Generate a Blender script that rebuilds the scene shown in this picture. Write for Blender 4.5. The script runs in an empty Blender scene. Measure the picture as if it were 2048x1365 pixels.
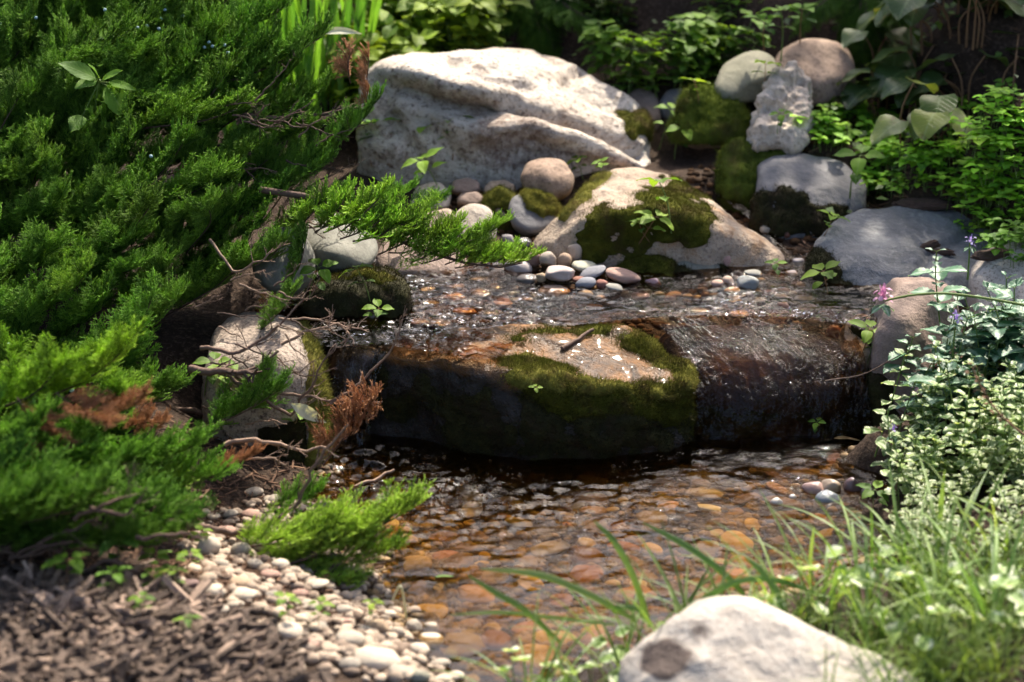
import bpy, bmesh, math, random
import numpy as np
from mathutils import Vector, Matrix
from mathutils.bvhtree import BVHTree

random.seed(7)
RNG = np.random.default_rng(7)
PI = math.pi
scene = bpy.context.scene
COL = scene.collection

# ------------------------------------------------------------------ camera
CAM = np.array([0.0, -4.26, 1.55])
PITCH = math.radians(20.0)
K = 36.0 / 85.0
FWD = np.array([0, math.cos(PITCH), -math.sin(PITCH)])
UPV = np.array([0, math.sin(PITCH), math.cos(PITCH)])
RGT = np.array([1.0, 0, 0])
SUN_AZ = math.radians(22.0)      # to the right of straight ahead
SUN_EL = math.radians(50.0)


def ray(px, py):
    d = FWD + (px - 1024) / 2048 * K * RGT + (682.5 - py) / 2048 * K * UPV
    return d


def at(px, py, Y):
    d = ray(px, py)
    return CAM + d * ((Y - CAM[1]) / d[1])


def atz(px, py, Z):
    d = ray(px, py)
    return CAM + d * ((Z - CAM[2]) / d[2])


def proj(P):
    P = np.atleast_2d(P) - CAM
    w = P @ FWD
    return np.stack([1024 + (P @ RGT) / w / K * 2048, 682.5 - (P @ UPV) / w / K * 2048, w], 1)


def pxsize(P):
    return float((np.asarray(P) - CAM) @ FWD) * K / 2048


# ------------------------------------------------------------------ noise
def _hash(ix, iy, iz, seed):
    h = (ix.astype(np.int64) * 374761393 + iy.astype(np.int64) * 668265263 + iz.astype(np.int64) * 2147483647 + seed * 974634777) & 0xFFFFFFFF
    h = ((h ^ (h >> 13)) * 1274126177) & 0xFFFFFFFF
    h = ((h ^ (h >> 16)) * 2246822519) & 0xFFFFFFFF
    return ((h ^ (h >> 15)) & 0xFFFFFF) / float(0xFFFFFF)


def vnoise(P, seed=0):
    i = np.floor(P).astype(np.int64)
    f = P - i
    f = f * f * f * (f * (f * 6 - 15) + 10)
    out = np.zeros(len(P))
    for dx in (0, 1):
        wx = f[:, 0] if dx else 1 - f[:, 0]
        for dy in (0, 1):
            wy = f[:, 1] if dy else 1 - f[:, 1]
            for dz in (0, 1):
                wz = f[:, 2] if dz else 1 - f[:, 2]
                out += wx * wy * wz * _hash(i[:, 0] + dx, i[:, 1] + dy, i[:, 2] + dz, seed)
    return out * 2 - 1


def fbm(P, octv=5, seed=0, gain=0.5):
    a, s, t = 1.0, np.zeros(len(P)), 0.0
    for k in range(octv):
        s += a * vnoise(P * (2.03 ** k) + 17.3 * k, seed + k)
        t += a
        a *= gain
    return s / t


def inpoly(x, y, poly):
    ins = np.zeros(len(x), bool)
    n = len(poly)
    j = n - 1
    for i in range(n):
        xi, yi = poly[i]
        xj, yj = poly[j]
        c = ((yi > y) != (yj > y)) & (x < (xj - xi) * (y - yi) / (yj - yi + 1e-9) + xi)
        ins ^= c
        j = i
    return ins


def polydist(x, y, pl):
    d = np.full(len(x), 1e9)
    for (x0, y0), (x1, y1) in zip(pl[:-1], pl[1:]):
        dx, dy = x1 - x0, y1 - y0
        t = np.clip(((x - x0) * dx + (y - y0) * dy) / (dx * dx + dy * dy + 1e-9), 0, 1)
        d = np.minimum(d, np.hypot(x - x0 - t * dx, y - y0 - t * dy))
    return d


# ------------------------------------------------------------------ mesh building
class MB:
    """collects vertex / face arrays and links them as one mesh object"""

    def __init__(self):
        self.v, self.a, self.loops, self.tot, self.mi, self.n = [], [], [], [], [], 0

    def add(self, V, F, A=None, mi=0):
        V = np.asarray(V, float).reshape(-1, 3)
        F = np.asarray(F, np.int64)
        self.v.append(V)
        self.a.append(np.zeros_like(V) if A is None else np.asarray(A, float).reshape(-1, 3))
        self.loops.append((F + self.n).ravel())
        self.tot.append(np.full(len(F), F.shape[1]))
        self.mi.append(np.full(len(F), mi))
        self.n += len(V)

    def mesh(self, name, mats, smooth=True):
        me = bpy.data.meshes.new(name)
        V = np.concatenate(self.v)
        L = np.concatenate(self.loops)
        T = np.concatenate(self.tot)
        me.vertices.add(len(V))
        me.vertices.foreach_set('co', V.ravel())
        me.loops.add(len(L))
        me.loops.foreach_set('vertex_index', L.astype(np.int32))
        me.polygons.add(len(T))
        st = np.concatenate([[0], np.cumsum(T)[:-1]])
        me.polygons.foreach_set('loop_start', st.astype(np.int32))
        try:
            me.polygons.foreach_set('loop_total', T.astype(np.int32))
        except Exception:
            pass
        me.polygons.foreach_set('material_index', np.concatenate(self.mi).astype(np.int32))
        me.polygons.foreach_set('use_smooth', np.full(len(T), bool(smooth)))
        at_ = me.attributes.new('puv', 'FLOAT_VECTOR', 'POINT')
        at_.data.foreach_set('vector', np.concatenate(self.a).ravel())
        for m in (mats if isinstance(mats, (list, tuple)) else [mats]):
            me.materials.append(m)
        me.update(calc_edges=True)
        me.validate()
        return me

    def build(self, name, mats, parent=None, smooth=True):
        return link(name, self.mesh(name, mats, smooth), parent)


def link(name, data, parent=None):
    o = bpy.data.objects.new(name, data)
    COL.objects.link(o)
    if parent is not None:
        o.parent = parent
    return o


def tag(o, label=None, cat=None, group=None, kind=None):
    if label:
        o['label'] = label
    if cat:
        o['category'] = cat
    if group:
        o['group'] = group
    if kind:
        o['kind'] = kind
    return o


def thing(name, label, cat, loc, group=None):
    o = link(name, None)
    o.location = loc
    o.empty_display_size = 0.02
    return tag(o, label, cat, group)


ORD = ['first', 'second', 'third', 'fourth', 'fifth', 'sixth', 'seventh', 'eighth', 'ninth', 'tenth', 'eleventh', 'twelfth',
       'thirteenth', 'fourteenth', 'fifteenth', 'sixteenth', 'seventeenth', 'eighteenth', 'nineteenth', 'twentieth']
REG = {}


def reg(o, phrase, P, cat, group):
    """labels are written at the end: same phrase -> told apart by order from the left"""
    tag(o, None, cat, group)
    REG.setdefault(phrase, []).append((float(proj(P)[0, 0]), o))


def write_labels():
    for ph, L in REG.items():
        L.sort(key=lambda t: t[0])
        n = len(L)
        for i, (x, o) in enumerate(L):
            if n == 1:
                o['label'] = ph
            elif n == 2:
                o['label'] = ('left-hand ' if i == 0 else 'right-hand ') + ph
            elif i == 0:
                o['label'] = 'leftmost ' + ph
            elif i == n - 1:
                o['label'] = 'rightmost ' + ph
            elif i < 20:
                o['label'] = ph + ', ' + ORD[i] + ' from left'
            else:
                o['label'] = ph


# ------------------------------------------------------------------ materials
def newmat(name):
    m = bpy.data.materials.new(name)
    m.use_nodes = True
    nt = m.node_tree
    nt.nodes.clear()
    out = nt.nodes.new('ShaderNodeOutputMaterial')
    return m, nt, out


def N(nt, t, **kw):
    n = nt.nodes.new(t)
    for k, v in kw.items():
        if k in n.inputs:
            n.inputs[k].default_value = v
        else:
            setattr(n, k, v)
    return n


def ramp(nt, fac, stops):
    r = nt.nodes.new('ShaderNodeValToRGB')
    e = r.color_ramp.elements
    while len(e) < len(stops):
        e.new(0.5)
    for q, (p, c) in zip(e, stops):
        q.position = p
        q.color = (c[0], c[1], c[2], 1) if isinstance(c, (tuple, list)) else (c, c, c, 1)
    nt.links.new(fac, r.inputs[0])
    return r.outputs[0]


def mixc(nt, fac, a, b, mode='MIX'):
    m = nt.nodes.new('ShaderNodeMix')
    m.data_type = 'RGBA'
    m.blend_type = mode
    for s, v in ((0, fac), (6, a), (7, b)):
        if hasattr(v, 'is_linked') or hasattr(v, 'links'):
            nt.links.new(v, m.inputs[s])
        elif isinstance(v, (int, float)):
            m.inputs[s].default_value = v
        else:
            m.inputs[s].default_value = (v[0], v[1], v[2], 1)
    return m.outputs[2]


def math_(nt, op, a, b=0.0):
    m = nt.nodes.new('ShaderNodeMath')
    m.operation = op
    for i, v in enumerate((a, b)):
        if isinstance(v, (int, float)):
            m.inputs[i].default_value = v
        else:
            nt.links.new(v, m.inputs[i])
    return m.outputs[0]


def noise(nt, vec, scale, detail=6, rough=0.6, dist=0.0):
    n = nt.nodes.new('ShaderNodeTexNoise')
    n.inputs['Scale'].default_value = scale
    n.inputs['Detail'].default_value = detail
    n.inputs['Roughness'].default_value = rough
    n.inputs['Distortion'].default_value = dist
    if vec is not None:
        nt.links.new(vec, n.inputs['Vector'])
    return n.outputs['Fac']


def rock_mat(name, c1, c2, c3=None, scale=7.0, speck=180.0, rough=0.85, bump=0.5, wet=0.0, speck_amt=0.45, stain=None, stain_lo=.55, vein=0.0, from_color=False, stretch=None, patch=(.10, .065, .05)):
    """mottled stone: two body colours, crystal speckle, optional stain patches"""
    m, nt, out = newmat(name)
    L = nt.links
    tc = N(nt, 'ShaderNodeTexCoord')
    oi = N(nt, 'ShaderNodeObjectInfo')
    vm = N(nt, 'ShaderNodeVectorMath', operation='ADD')
    L.new(tc.outputs['Object'], vm.inputs[0])
    sc = N(nt, 'ShaderNodeVectorMath', operation='SCALE')
    L.new(oi.outputs['Location'], sc.inputs[0])
    sc.inputs['Scale'].default_value = 3.7 if from_color else 0.0
    L.new(sc.outputs[0], vm.inputs[1])
    vec = vm.outputs[0]
    if stretch:
        mp = N(nt, 'ShaderNodeMapping')
        mp.inputs['Rotation'].default_value = stretch[0]
        mp.inputs['Scale'].default_value = stretch[1]
        L.new(vec, mp.inputs['Vector'])
        svec = mp.outputs[0]
    else:
        svec = vec
    n1 = noise(nt, svec, scale, 9, 0.65, 0.4)
    if from_color:
        base = oi.outputs['Color']
        dk = mixc(nt, 1.0, base, (.62, .58, .56), 'MULTIPLY')
        col = mixc(nt, ramp(nt, n1, [(.36, 0), (.64, 1)]), dk, base)
    else:
        col = ramp(nt, n1, [(.3, c1), (.68, c2)])
    n2 = noise(nt, vec, speck, 3, 0.7)
    n3 = noise(nt, vec, speck * .35, 4, 0.75)
    if c3 is not None:
        f = ramp(nt, n2, [(.52, 0), (.66, 1)])
        col = mixc(nt, math_(nt, 'MULTIPLY', f, speck_amt), col, c3)
    dkf = ramp(nt, n3, [(.3, 1), (.48, 0)])
    col = mixc(nt, math_(nt, 'MULTIPLY', dkf, .5 * speck_amt), col, tuple(v * .3 for v in (c1 or (.3, .3, .3))))
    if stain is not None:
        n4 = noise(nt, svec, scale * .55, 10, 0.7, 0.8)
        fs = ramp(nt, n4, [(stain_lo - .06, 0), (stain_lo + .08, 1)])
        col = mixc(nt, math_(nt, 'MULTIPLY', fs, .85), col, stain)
    at_ = N(nt, 'ShaderNodeAttribute', attribute_name='puv')
    sx = N(nt, 'ShaderNodeSeparateXYZ')
    L.new(at_.outputs['Vector'], sx.inputs[0])
    ns = noise(nt, vec, 38, 6, .75)
    fa = ramp(nt, math_(nt, 'ADD', math_(nt, 'MULTIPLY', sx.outputs[0], .75), math_(nt, 'MULTIPLY', ns, .8)), [(.66, 0), (.92, 1)])
    if not from_color:
        col = mixc(nt, fa, col, patch)
    b = N(nt, 'ShaderNodeBsdfPrincipled')
    L.new(col, b.inputs['Base Color'])
    if wet > 0:
        rr = ramp(nt, n3, [(.35, max(.06, .28 - .2 * wet)), (.7, .45 - .2 * wet)])
        L.new(rr, b.inputs['Roughness'])
        b.inputs['Coat Weight'].default_value = .6 * wet
        b.inputs['Coat Roughness'].default_value = .1
    else:
        b.inputs['Roughness'].default_value = rough
    b.inputs['Specular IOR Level'].default_value = .35
    h = math_(nt, 'ADD', math_(nt, 'MULTIPLY', n3, 1.0), math_(nt, 'MULTIPLY', n2, .35))
    h = math_(nt, 'ADD', h, math_(nt, 'MULTIPLY', n1, 2.2))
    bp = N(nt, 'ShaderNodeBump')
    bp.inputs['Strength'].default_value = bump
    bp.inputs['Distance'].default_value = .008
    L.new(h, bp.inputs['Height'])
    L.new(bp.outputs[0], b.inputs['Normal'])
    L.new(b.outputs[0], out.inputs[0])
    return m


def leaf_mat(name, c_lo, c_hi, trans=.4, rough=.45, stripe=None, stripe_w=.16, edge=None, spots=None, use_color=False, scale=40, spec=.4, tint=(1.15, 1.1, .55)):
    """leaf: puv.x across (0..1), puv.y along (0..1), puv.z random per leaf"""
    m, nt, out = newmat(name)
    L = nt.links
    a = N(nt, 'ShaderNodeAttribute', attribute_name='puv')
    sp = N(nt, 'ShaderNodeSeparateXYZ')
    L.new(a.outputs['Vector'], sp.inputs[0])
    tc = N(nt, 'ShaderNodeTexCoord')
    n1 = noise(nt, tc.outputs['Object'], scale, 4, .6)
    f = math_(nt, 'ADD', math_(nt, 'MULTIPLY', n1, .6), math_(nt, 'SUBTRACT', math_(nt, 'MULTIPLY', sp.outputs[2], .8), .2))
    col = ramp(nt, f, [(.15, c_lo), (.8, c_hi)])
    if use_color:
        oi = N(nt, 'ShaderNodeObjectInfo')
        col = mixc(nt, 1.0, col, oi.outputs['Color'], 'MULTIPLY')
    du = math_(nt, 'ABSOLUTE', math_(nt, 'SUBTRACT', sp.outputs[0], .5))
    n2 = noise(nt, tc.outputs['Object'], scale * 4, 3, .6)
    # side veins: diagonal lines
    vv = math_(nt, 'SINE', math_(nt, 'MULTIPLY', math_(nt, 'SUBTRACT', sp.outputs[1], math_(nt, 'MULTIPLY', du, .7)), 46.0))
    vein = ramp(nt, vv, [(.86, 0), (1.0, 1)])
    mid = ramp(nt, du, [(.0, 1), (.045, 0)])
    if stripe is not None:
        fs = ramp(nt, math_(nt, 'ADD', du, math_(nt, 'MULTIPLY', math_(nt, 'SUBTRACT', n2, .5), .25)), [(stripe_w * .55, 1), (stripe_w * 1.3, 0)])
        col = mixc(nt, fs, col, stripe)
    if edge is not None:
        fe = ramp(nt, math_(nt, 'ADD', du, math_(nt, 'MULTIPLY', math_(nt, 'SUBTRACT', n1, .5), .35)), [(.24, 0), (.36, 1)])
        col = mixc(nt, fe, col, edge)
    if spots is not None:
        fs = ramp(nt, noise(nt, tc.outputs['Object'], scale * 2.2, 5, .7), [(.58, 0), (.66, 1)])
        col = mixc(nt, fs, col, spots)
    light = mixc(nt, .5, col, (.35, .45, .2))
    col = mixc(nt, math_(nt, 'MULTIPLY', mid, .55), col, light)
    b = N(nt, 'ShaderNodeBsdfPrincipled')
    L.new(col, b.inputs['Base Color'])
    b.inputs['Roughness'].default_value = rough
    b.inputs['Specular IOR Level'].default_value = spec
    t = N(nt, 'ShaderNodeBsdfTranslucent')
    tcol = mixc(nt, 1.0, col, tint, 'MULTIPLY')
    L.new(tcol, t.inputs[0])
    bp = N(nt, 'ShaderNodeBump')
    bp.inputs['Strength'].default_value = .5
    bp.inputs['Distance'].default_value = .002
    L.new(math_(nt, 'ADD', math_(nt, 'MULTIPLY', n2, .6), math_(nt, 'MULTIPLY', vein, -.6)), bp.inputs['Height'])
    L.new(bp.outputs[0], b.inputs['Normal'])
    mx = N(nt, 'ShaderNodeMixShader')
    mx.inputs[0].default_value = trans
    L.new(b.outputs[0], mx.inputs[1])
    L.new(t.outputs[0], mx.inputs[2])
    L.new(mx.outputs[0], out.inputs[0])
    return m


def plain_mat(name, c_lo, c_hi, scale=60, rough=.8, bump=.4, spec=.3, trans=0.0, use_color=False, blot=None):
    m, nt, out = newmat(name)
    L = nt.links
    tc = N(nt, 'ShaderNodeTexCoord')
    a = N(nt, 'ShaderNodeAttribute', attribute_name='puv')
    sp = N(nt, 'ShaderNodeSeparateXYZ')
    L.new(a.outputs['Vector'], sp.inputs[0])
    n1 = noise(nt, tc.outputs['Object'], scale, 6, .65)
    f = math_(nt, 'ADD', math_(nt, 'MULTIPLY', n1, .55), math_(nt, 'MULTIPLY', sp.outputs[2], .5))
    col = ramp(nt, f, [(.2, c_lo), (.85, c_hi)])
    if blot is not None:
        col = mixc(nt, ramp(nt, noise(nt, tc.outputs['Object'], scale * .32, 5, .7), [(.48, 0), (.64, .85)]), col, blot)
    if use_color:
        oi = N(nt, 'ShaderNodeObjectInfo')
        col = mixc(nt, 1.0, col, oi.outputs['Color'], 'MULTIPLY')
    b = N(nt, 'ShaderNodeBsdfPrincipled')
    L.new(col, b.inputs['Base Color'])
    b.inputs['Roughness'].default_value = rough
    b.inputs['Specular IOR Level'].default_value = spec
    bp = N(nt, 'ShaderNodeBump')
    bp.inputs['Strength'].default_value = bump
    bp.inputs['Distance'].default_value = .003
    L.new(n1, bp.inputs['Height'])
    L.new(bp.outputs[0], b.inputs['Normal'])
    if trans > 0:
        t = N(nt, 'ShaderNodeBsdfTranslucent')
        L.new(col, t.inputs[0])
        mx = N(nt, 'ShaderNodeMixShader')
        mx.inputs[0].default_value = trans
        L.new(b.outputs[0], mx.inputs[1])
        L.new(t.outputs[0], mx.inputs[2])
        L.new(mx.outputs[0], out.inputs[0])
    else:
        L.new(b.outputs[0], out.inputs[0])
    return m


def water_mat(name, tint, scale, strength, stretch=(1, 1, 1), rough=.03, dist=.01, detail=4, white=0.0, refr=0.0, calm=1.0):
    m, nt, out = newmat(name)
    L = nt.links
    a = N(nt, 'ShaderNodeAttribute', attribute_name='puv')
    mp = N(nt, 'ShaderNodeMapping')
    mp.inputs['Scale'].default_value = stretch
    L.new(a.outputs['Vector'], mp.inputs['Vector'])
    n1 = noise(nt, mp.outputs[0], scale, detail, .6, .6)
    n2 = noise(nt, mp.outputs[0], scale * 3.1, 3, .6, .3)
    bp = N(nt, 'ShaderNodeBump')
    bp.inputs['Strength'].default_value = strength
    bp.inputs['Distance'].default_value = dist
    L.new(math_(nt, 'ADD', n1, math_(nt, 'MULTIPLY', n2, .3)), bp.inputs['Height'])
    if calm < 1:
        # smooth glides between ruffled patches
        nc = noise(nt, mp.outputs[0], 9, 3, .5, .5)
        L.new(math_(nt, 'MULTIPLY', ramp(nt, nc, [(.42, calm), (.62, 1.0)]), strength), bp.inputs['Strength'])
    fr = N(nt, 'ShaderNodeFresnel', IOR=1.33)
    L.new(bp.outputs[0], fr.inputs['Normal'])
    t = N(nt, 'ShaderNodeBsdfTransparent')
    t.inputs[0].default_value = (*tint, 1)
    if refr > 0:
        rf = N(nt, 'ShaderNodeBsdfRefraction', IOR=1.33, Roughness=0.0)
        rf.inputs[0].default_value = (*tint, 1)
        L.new(bp.outputs[0], rf.inputs['Normal'])
        tm = N(nt, 'ShaderNodeMixShader')
        tm.inputs[0].default_value = refr
        L.new(t.outputs[0], tm.inputs[1])
        L.new(rf.outputs[0], tm.inputs[2])
        t = tm
    g = N(nt, 'ShaderNodeBsdfGlossy')
    g.inputs['Roughness'].default_value = rough
    L.new(bp.outputs[0], g.inputs['Normal'])
    mx = N(nt, 'ShaderNodeMixShader')
    L.new(fr.outputs[0], mx.inputs[0])
    L.new(t.outputs[0], mx.inputs[1])
    L.new(g.outputs[0], mx.inputs[2])
    if white > 0:
        # aerated streaks of falling water
        d = N(nt, 'ShaderNodeBsdfTranslucent')
        d.inputs[0].default_value = (.75, .78, .8, 1)
        d2 = N(nt, 'ShaderNodeBsdfDiffuse')
        d2.inputs[0].default_value = (.75, .78, .8, 1)
        md = N(nt, 'ShaderNodeMixShader')
        L.new(d.outputs[0], md.inputs[1])
        L.new(d2.outputs[0], md.inputs[2])
        m2 = N(nt, 'ShaderNodeMixShader')
        n3 = noise(nt, mp.outputs[0], scale * 1.7, 5, .7, .3)
        f = ramp(nt, n3, [(.5, 0), (.75, 1)])
        L.new(math_(nt, 'MULTIPLY', f, white), m2.inputs[0])
        L.new(mx.outputs[0], m2.inputs[1])
        L.new(md.outputs[0], m2.inputs[2])
        L.new(m2.outputs[0], out.inputs[0])
    else:
        L.new(mx.outputs[0], out.inputs[0])
    return m


M = {}
M['pale'] = rock_mat('pale_granite', (.36, .29, .23), (.62, .555, .475), (.085, .055, .04), scale=8, speck=95, bump=1.0, speck_amt=.85, patch=(.12, .07, .05), stain=(.15, .095, .065), stain_lo=.60, stretch=((0, .45, 0), (.6, 1, 1.5)))
M['tan'] = rock_mat('tan_granite', (.265, .195, .14), (.41, .33, .25), (.16, .10, .075), scale=9, speck=110, bump=.9, speck_amt=.7, stain=(.30, .145, .045), stain_lo=.60)
M['brown'] = rock_mat('brown_rock', (.17, .115, .09), (.30, .225, .185), (.10, .07, .06), scale=8, speck=190, bump=.5)
M['brown2'] = rock_mat('rusty_granite', (.20, .13, .09), (.36, .26, .19), (.09, .06, .05), scale=9, speck=130, bump=.5, speck_amt=.7)
M['grey'] = rock_mat('blue_grey_rock', (.095, .097, .10), (.20, .20, .20), (.34, .34, .33), scale=10, speck=70, bump=.8, speck_amt=.35)
M['bluegrey'] = rock_mat('smooth_blue_grey_rock', (.10, .097, .10), (.20, .195, .20), (.12, .11, .11), scale=7, speck=70, bump=.5, speck_amt=.35)
M['speck'] = rock_mat('speckled_granite', (.36, .31, .26), (.56, .50, .43), (.11, .085, .07), scale=12, speck=190, bump=.5, speck_amt=.9)
M['granite'] = rock_mat('bank_granite', (.20, .15, .115), (.42, .345, .28), (.07, .05, .04), scale=11, speck=140, bump=.9, speck_amt=.9)
M['greengrey'] = rock_mat('green_grey_stone', (.11, .11, .09), (.23, .225, .19), (.12, .11, .09), scale=14, speck=160, bump=.25, speck_amt=.6)
M['cream'] = rock_mat('cream_stone', (.29, .24, .19), (.45, .395, .33), (.15, .115, .09), scale=9, speck=100, bump=.6, speck_amt=.6)
M['tufa'] = rock_mat('pale_tufa', (.38, .295, .225), (.72, .625, .52), (.20, .145, .11), scale=16, speck=110, bump=1.0, speck_amt=.6)
M['olive'] = rock_mat('olive_stone', (.14, .135, .09), (.25, .235, .17), (.10, .10, .07), scale=7, speck=120, bump=.3)
M['dark'] = rock_mat('dark_wet_stone', (.028, .018, .012), (.085, .05, .03), (.02, .015, .012), scale=12, speck=120, bump=.6, wet=.9)
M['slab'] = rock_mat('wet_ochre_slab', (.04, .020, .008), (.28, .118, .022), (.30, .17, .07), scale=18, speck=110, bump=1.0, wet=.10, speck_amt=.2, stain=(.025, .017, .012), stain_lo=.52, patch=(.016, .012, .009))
M['casc'] = rock_mat('wet_cascade_rock', (.010, .007, .004), (.085, .036, .011), (.03, .018, .01), scale=10, speck=80, bump=.8, wet=.0, rough=.9, stain=(.012, .008, .006), stain_lo=.46)
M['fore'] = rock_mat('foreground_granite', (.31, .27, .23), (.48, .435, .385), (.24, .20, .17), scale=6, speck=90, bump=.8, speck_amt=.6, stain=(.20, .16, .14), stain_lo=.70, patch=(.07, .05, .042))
M['pebble'] = rock_mat('pebble_stone', (.3, .3, .3), (.5, .5, .5), (.62, .58, .53), scale=26, speck=260, bump=.2, speck_amt=.25, from_color=True)
M['wetpebble'] = rock_mat('wet_pebble_stone', (.3, .3, .3), (.5, .5, .5), (.05, .03, .02), scale=26, speck=220, bump=.25, speck_amt=.3, wet=.6, from_color=True)
M['bed'] = rock_mat('submerged_stone', (.2, .12, .05), (.5, .5, .5), (.06, .035, .015), scale=30, speck=160, bump=.2, speck_amt=.45, from_color=True)
M['moss'] = plain_mat('green_moss', (.016, .018, .004), (.15, .155, .022), scale=48, rough=.95, bump=.9, spec=.06, trans=.2, blot=(.055, .038, .016))
M['mossbright'] = plain_mat('bright_cushion_moss', (.030, .048, .008), (.145, .185, .026), scale=48, rough=.95, bump=.9, spec=.06, trans=.25, blot=(.06, .055, .018))
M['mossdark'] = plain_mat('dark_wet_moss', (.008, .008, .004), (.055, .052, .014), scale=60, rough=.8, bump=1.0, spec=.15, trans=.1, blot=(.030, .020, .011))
M['mossyel'] = plain_mat('yellow_green_moss', (.06, .058, .012), (.30, .29, .06), scale=60, rough=.95, bump=.9, spec=.06, trans=.25, blot=(.12, .085, .03))
M['bark'] = plain_mat('juniper_bark', (.045, .028, .020), (.16, .10, .075), scale=120, rough=.85, bump=.8)
M['twig'] = plain_mat('bare_twig_bark', (.10, .06, .042), (.30, .20, .14), scale=150, rough=.8, bump=.6)
M['juniper'] = leaf_mat('juniper_green', (.040, .105, .016), (.235, .44, .058), trans=.45, rough=.6, scale=18, use_color=True, spec=.2)
M['dead'] = leaf_mat('dead_juniper_brown', (.20, .085, .040), (.50, .25, .125), trans=.3, rough=.7, scale=18, spec=.2)
M['berry'] = plain_mat('juniper_berry_bloom', (.25, .36, .40), (.45, .58, .60), scale=90, rough=.6, bump=.1)
M['leaf'] = leaf_mat('bright_green_leaf', (.06, .13, .018), (.21, .33, .035), trans=.45, use_color=True, spec=.2, rough=.55)
M['leafdark'] = leaf_mat('dark_ginger_leaf', (.032, .062, .020), (.10, .15, .04), trans=.3, rough=.35, use_color=True, scale=14, spots=(.16, .14, .04))
M['lamium'] = leaf_mat('silver_striped_leaf', (.024, .080, .042), (.065, .17, .080), trans=.3, stripe=(.24, .36, .27), stripe_w=.115, use_color=True)
M['varieg'] = leaf_mat('cream_variegated_leaf', (.10, .19, .05), (.26, .38, .11), trans=.4, edge=(.62, .68, .42), use_color=True)
M['palering'] = leaf_mat('white_edged_round_leaf', (.18, .30, .08), (.36, .50, .16), trans=.35, edge=(.80, .84, .62))
M['blade'] = leaf_mat('grass_blade', (.10, .19, .04), (.30, .42, .11), trans=.4, use_color=True, scale=20)
M['iris'] = leaf_mat('iris_blade', (.055, .16, .02), (.15, .33, .035), trans=.5, scale=12)
M['stem'] = plain_mat('green_stem', (.09, .14, .03), (.20, .28, .07), scale=60, rough=.6, bump=.2, trans=.2)
M['redstem'] = plain_mat('reddish_stem', (.14, .07, .035), (.30, .17, .08), scale=60, rough=.6, bump=.2, trans=.2)
M['pink'] = leaf_mat('pink_petal', (.46, .15, .32), (.80, .45, .62), trans=.4, scale=60, tint=(1, .9, 1))
M['purple'] = leaf_mat('violet_petal', (.22, .15, .45), (.50, .42, .75), trans=.4, scale=60, tint=(1, .9, 1))
M['dry'] = leaf_mat('dried_pale_leaf', (.42, .40, .28), (.70, .70, .52), trans=.3, scale=30)
M['yellowleaf'] = leaf_mat('fallen_yellow_leaf', (.16, .10, .03), (.34, .24, .08), trans=.3, scale=30)
M['mulch'] = plain_mat('wood_mulch', (.016, .010, .007), (.42, .30, .225), scale=90, rough=.9, bump=.5)
M['litter'] = plain_mat('needle_litter', (.07, .035, .02), (.26, .15, .09), scale=90, rough=.9, bump=.5)
M['barkchip'] = plain_mat('bark_chip', (.05, .03, .022), (.17, .10, .07), scale=80, rough=.9, bump=1.0)
M['crown'] = leaf_mat('shade_tree_leaf', (.03, .07, .015), (.08, .15, .03), trans=.3, scale=3)


def ground_mat():
    m, nt, out = newmat('garden_soil')
    L = nt.links
    tc = N(nt, 'ShaderNodeTexCoord')
    v = tc.outputs['Object']
    n1 = noise(nt, v, 6, 8, .65)
    n2 = noise(nt, v, 120, 5, .7)
    col = ramp(nt, n1, [(.3, (.022, .014, .010)), (.7, (.060, .040, .028))])
    col = mixc(nt, ramp(nt, n2, [(.5, 0), (.72, .7)]), col, (.16, .105, .075))
    b = N(nt, 'ShaderNodeBsdfPrincipled', Roughness=.95)
    b.inputs['Specular IOR Level'].default_value = .15
    L.new(col, b.inputs['Base Color'])
    bp = N(nt, 'ShaderNodeBump', Strength=.9, Distance=.012)
    L.new(math_(nt, 'ADD', n2, math_(nt, 'MULTIPLY', n1, 1.5)), bp.inputs['Height'])
    L.new(bp.outputs[0], b.inputs['Normal'])
    L.new(b.outputs[0], out.inputs[0])
    return m


M['ground'] = ground_mat()
WATER_POOL = water_mat('clear_pool_water', (.73, .58, .29), 30, .8, (1, 1.7, 1), rough=.015, dist=.0065, refr=.25, calm=.10)
WATER_UP = water_mat('clear_stream_water', (.70, .52, .33), 44, .9, (1, 1.5, 1), rough=.03, dist=.010, calm=.12)
WATER_CASC = water_mat('sliding_water_film', (.72, .55, .38), 26, 1.0, (1.4, .7, 1), rough=.03, dist=.030, detail=3, calm=.5)
WATER_FALL = water_mat('falling_water', (.85, .80, .72), 30, .9, (2.2, .18, 1), rough=.08, dist=.02, white=.35)

# ------------------------------------------------------------------ ground
Z_UP = .155
GP = []   # control points x, y, z


def gpx(px, py, z):
    P = atz(px, py, z)
    GP.append((P[0], P[1], z))


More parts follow.
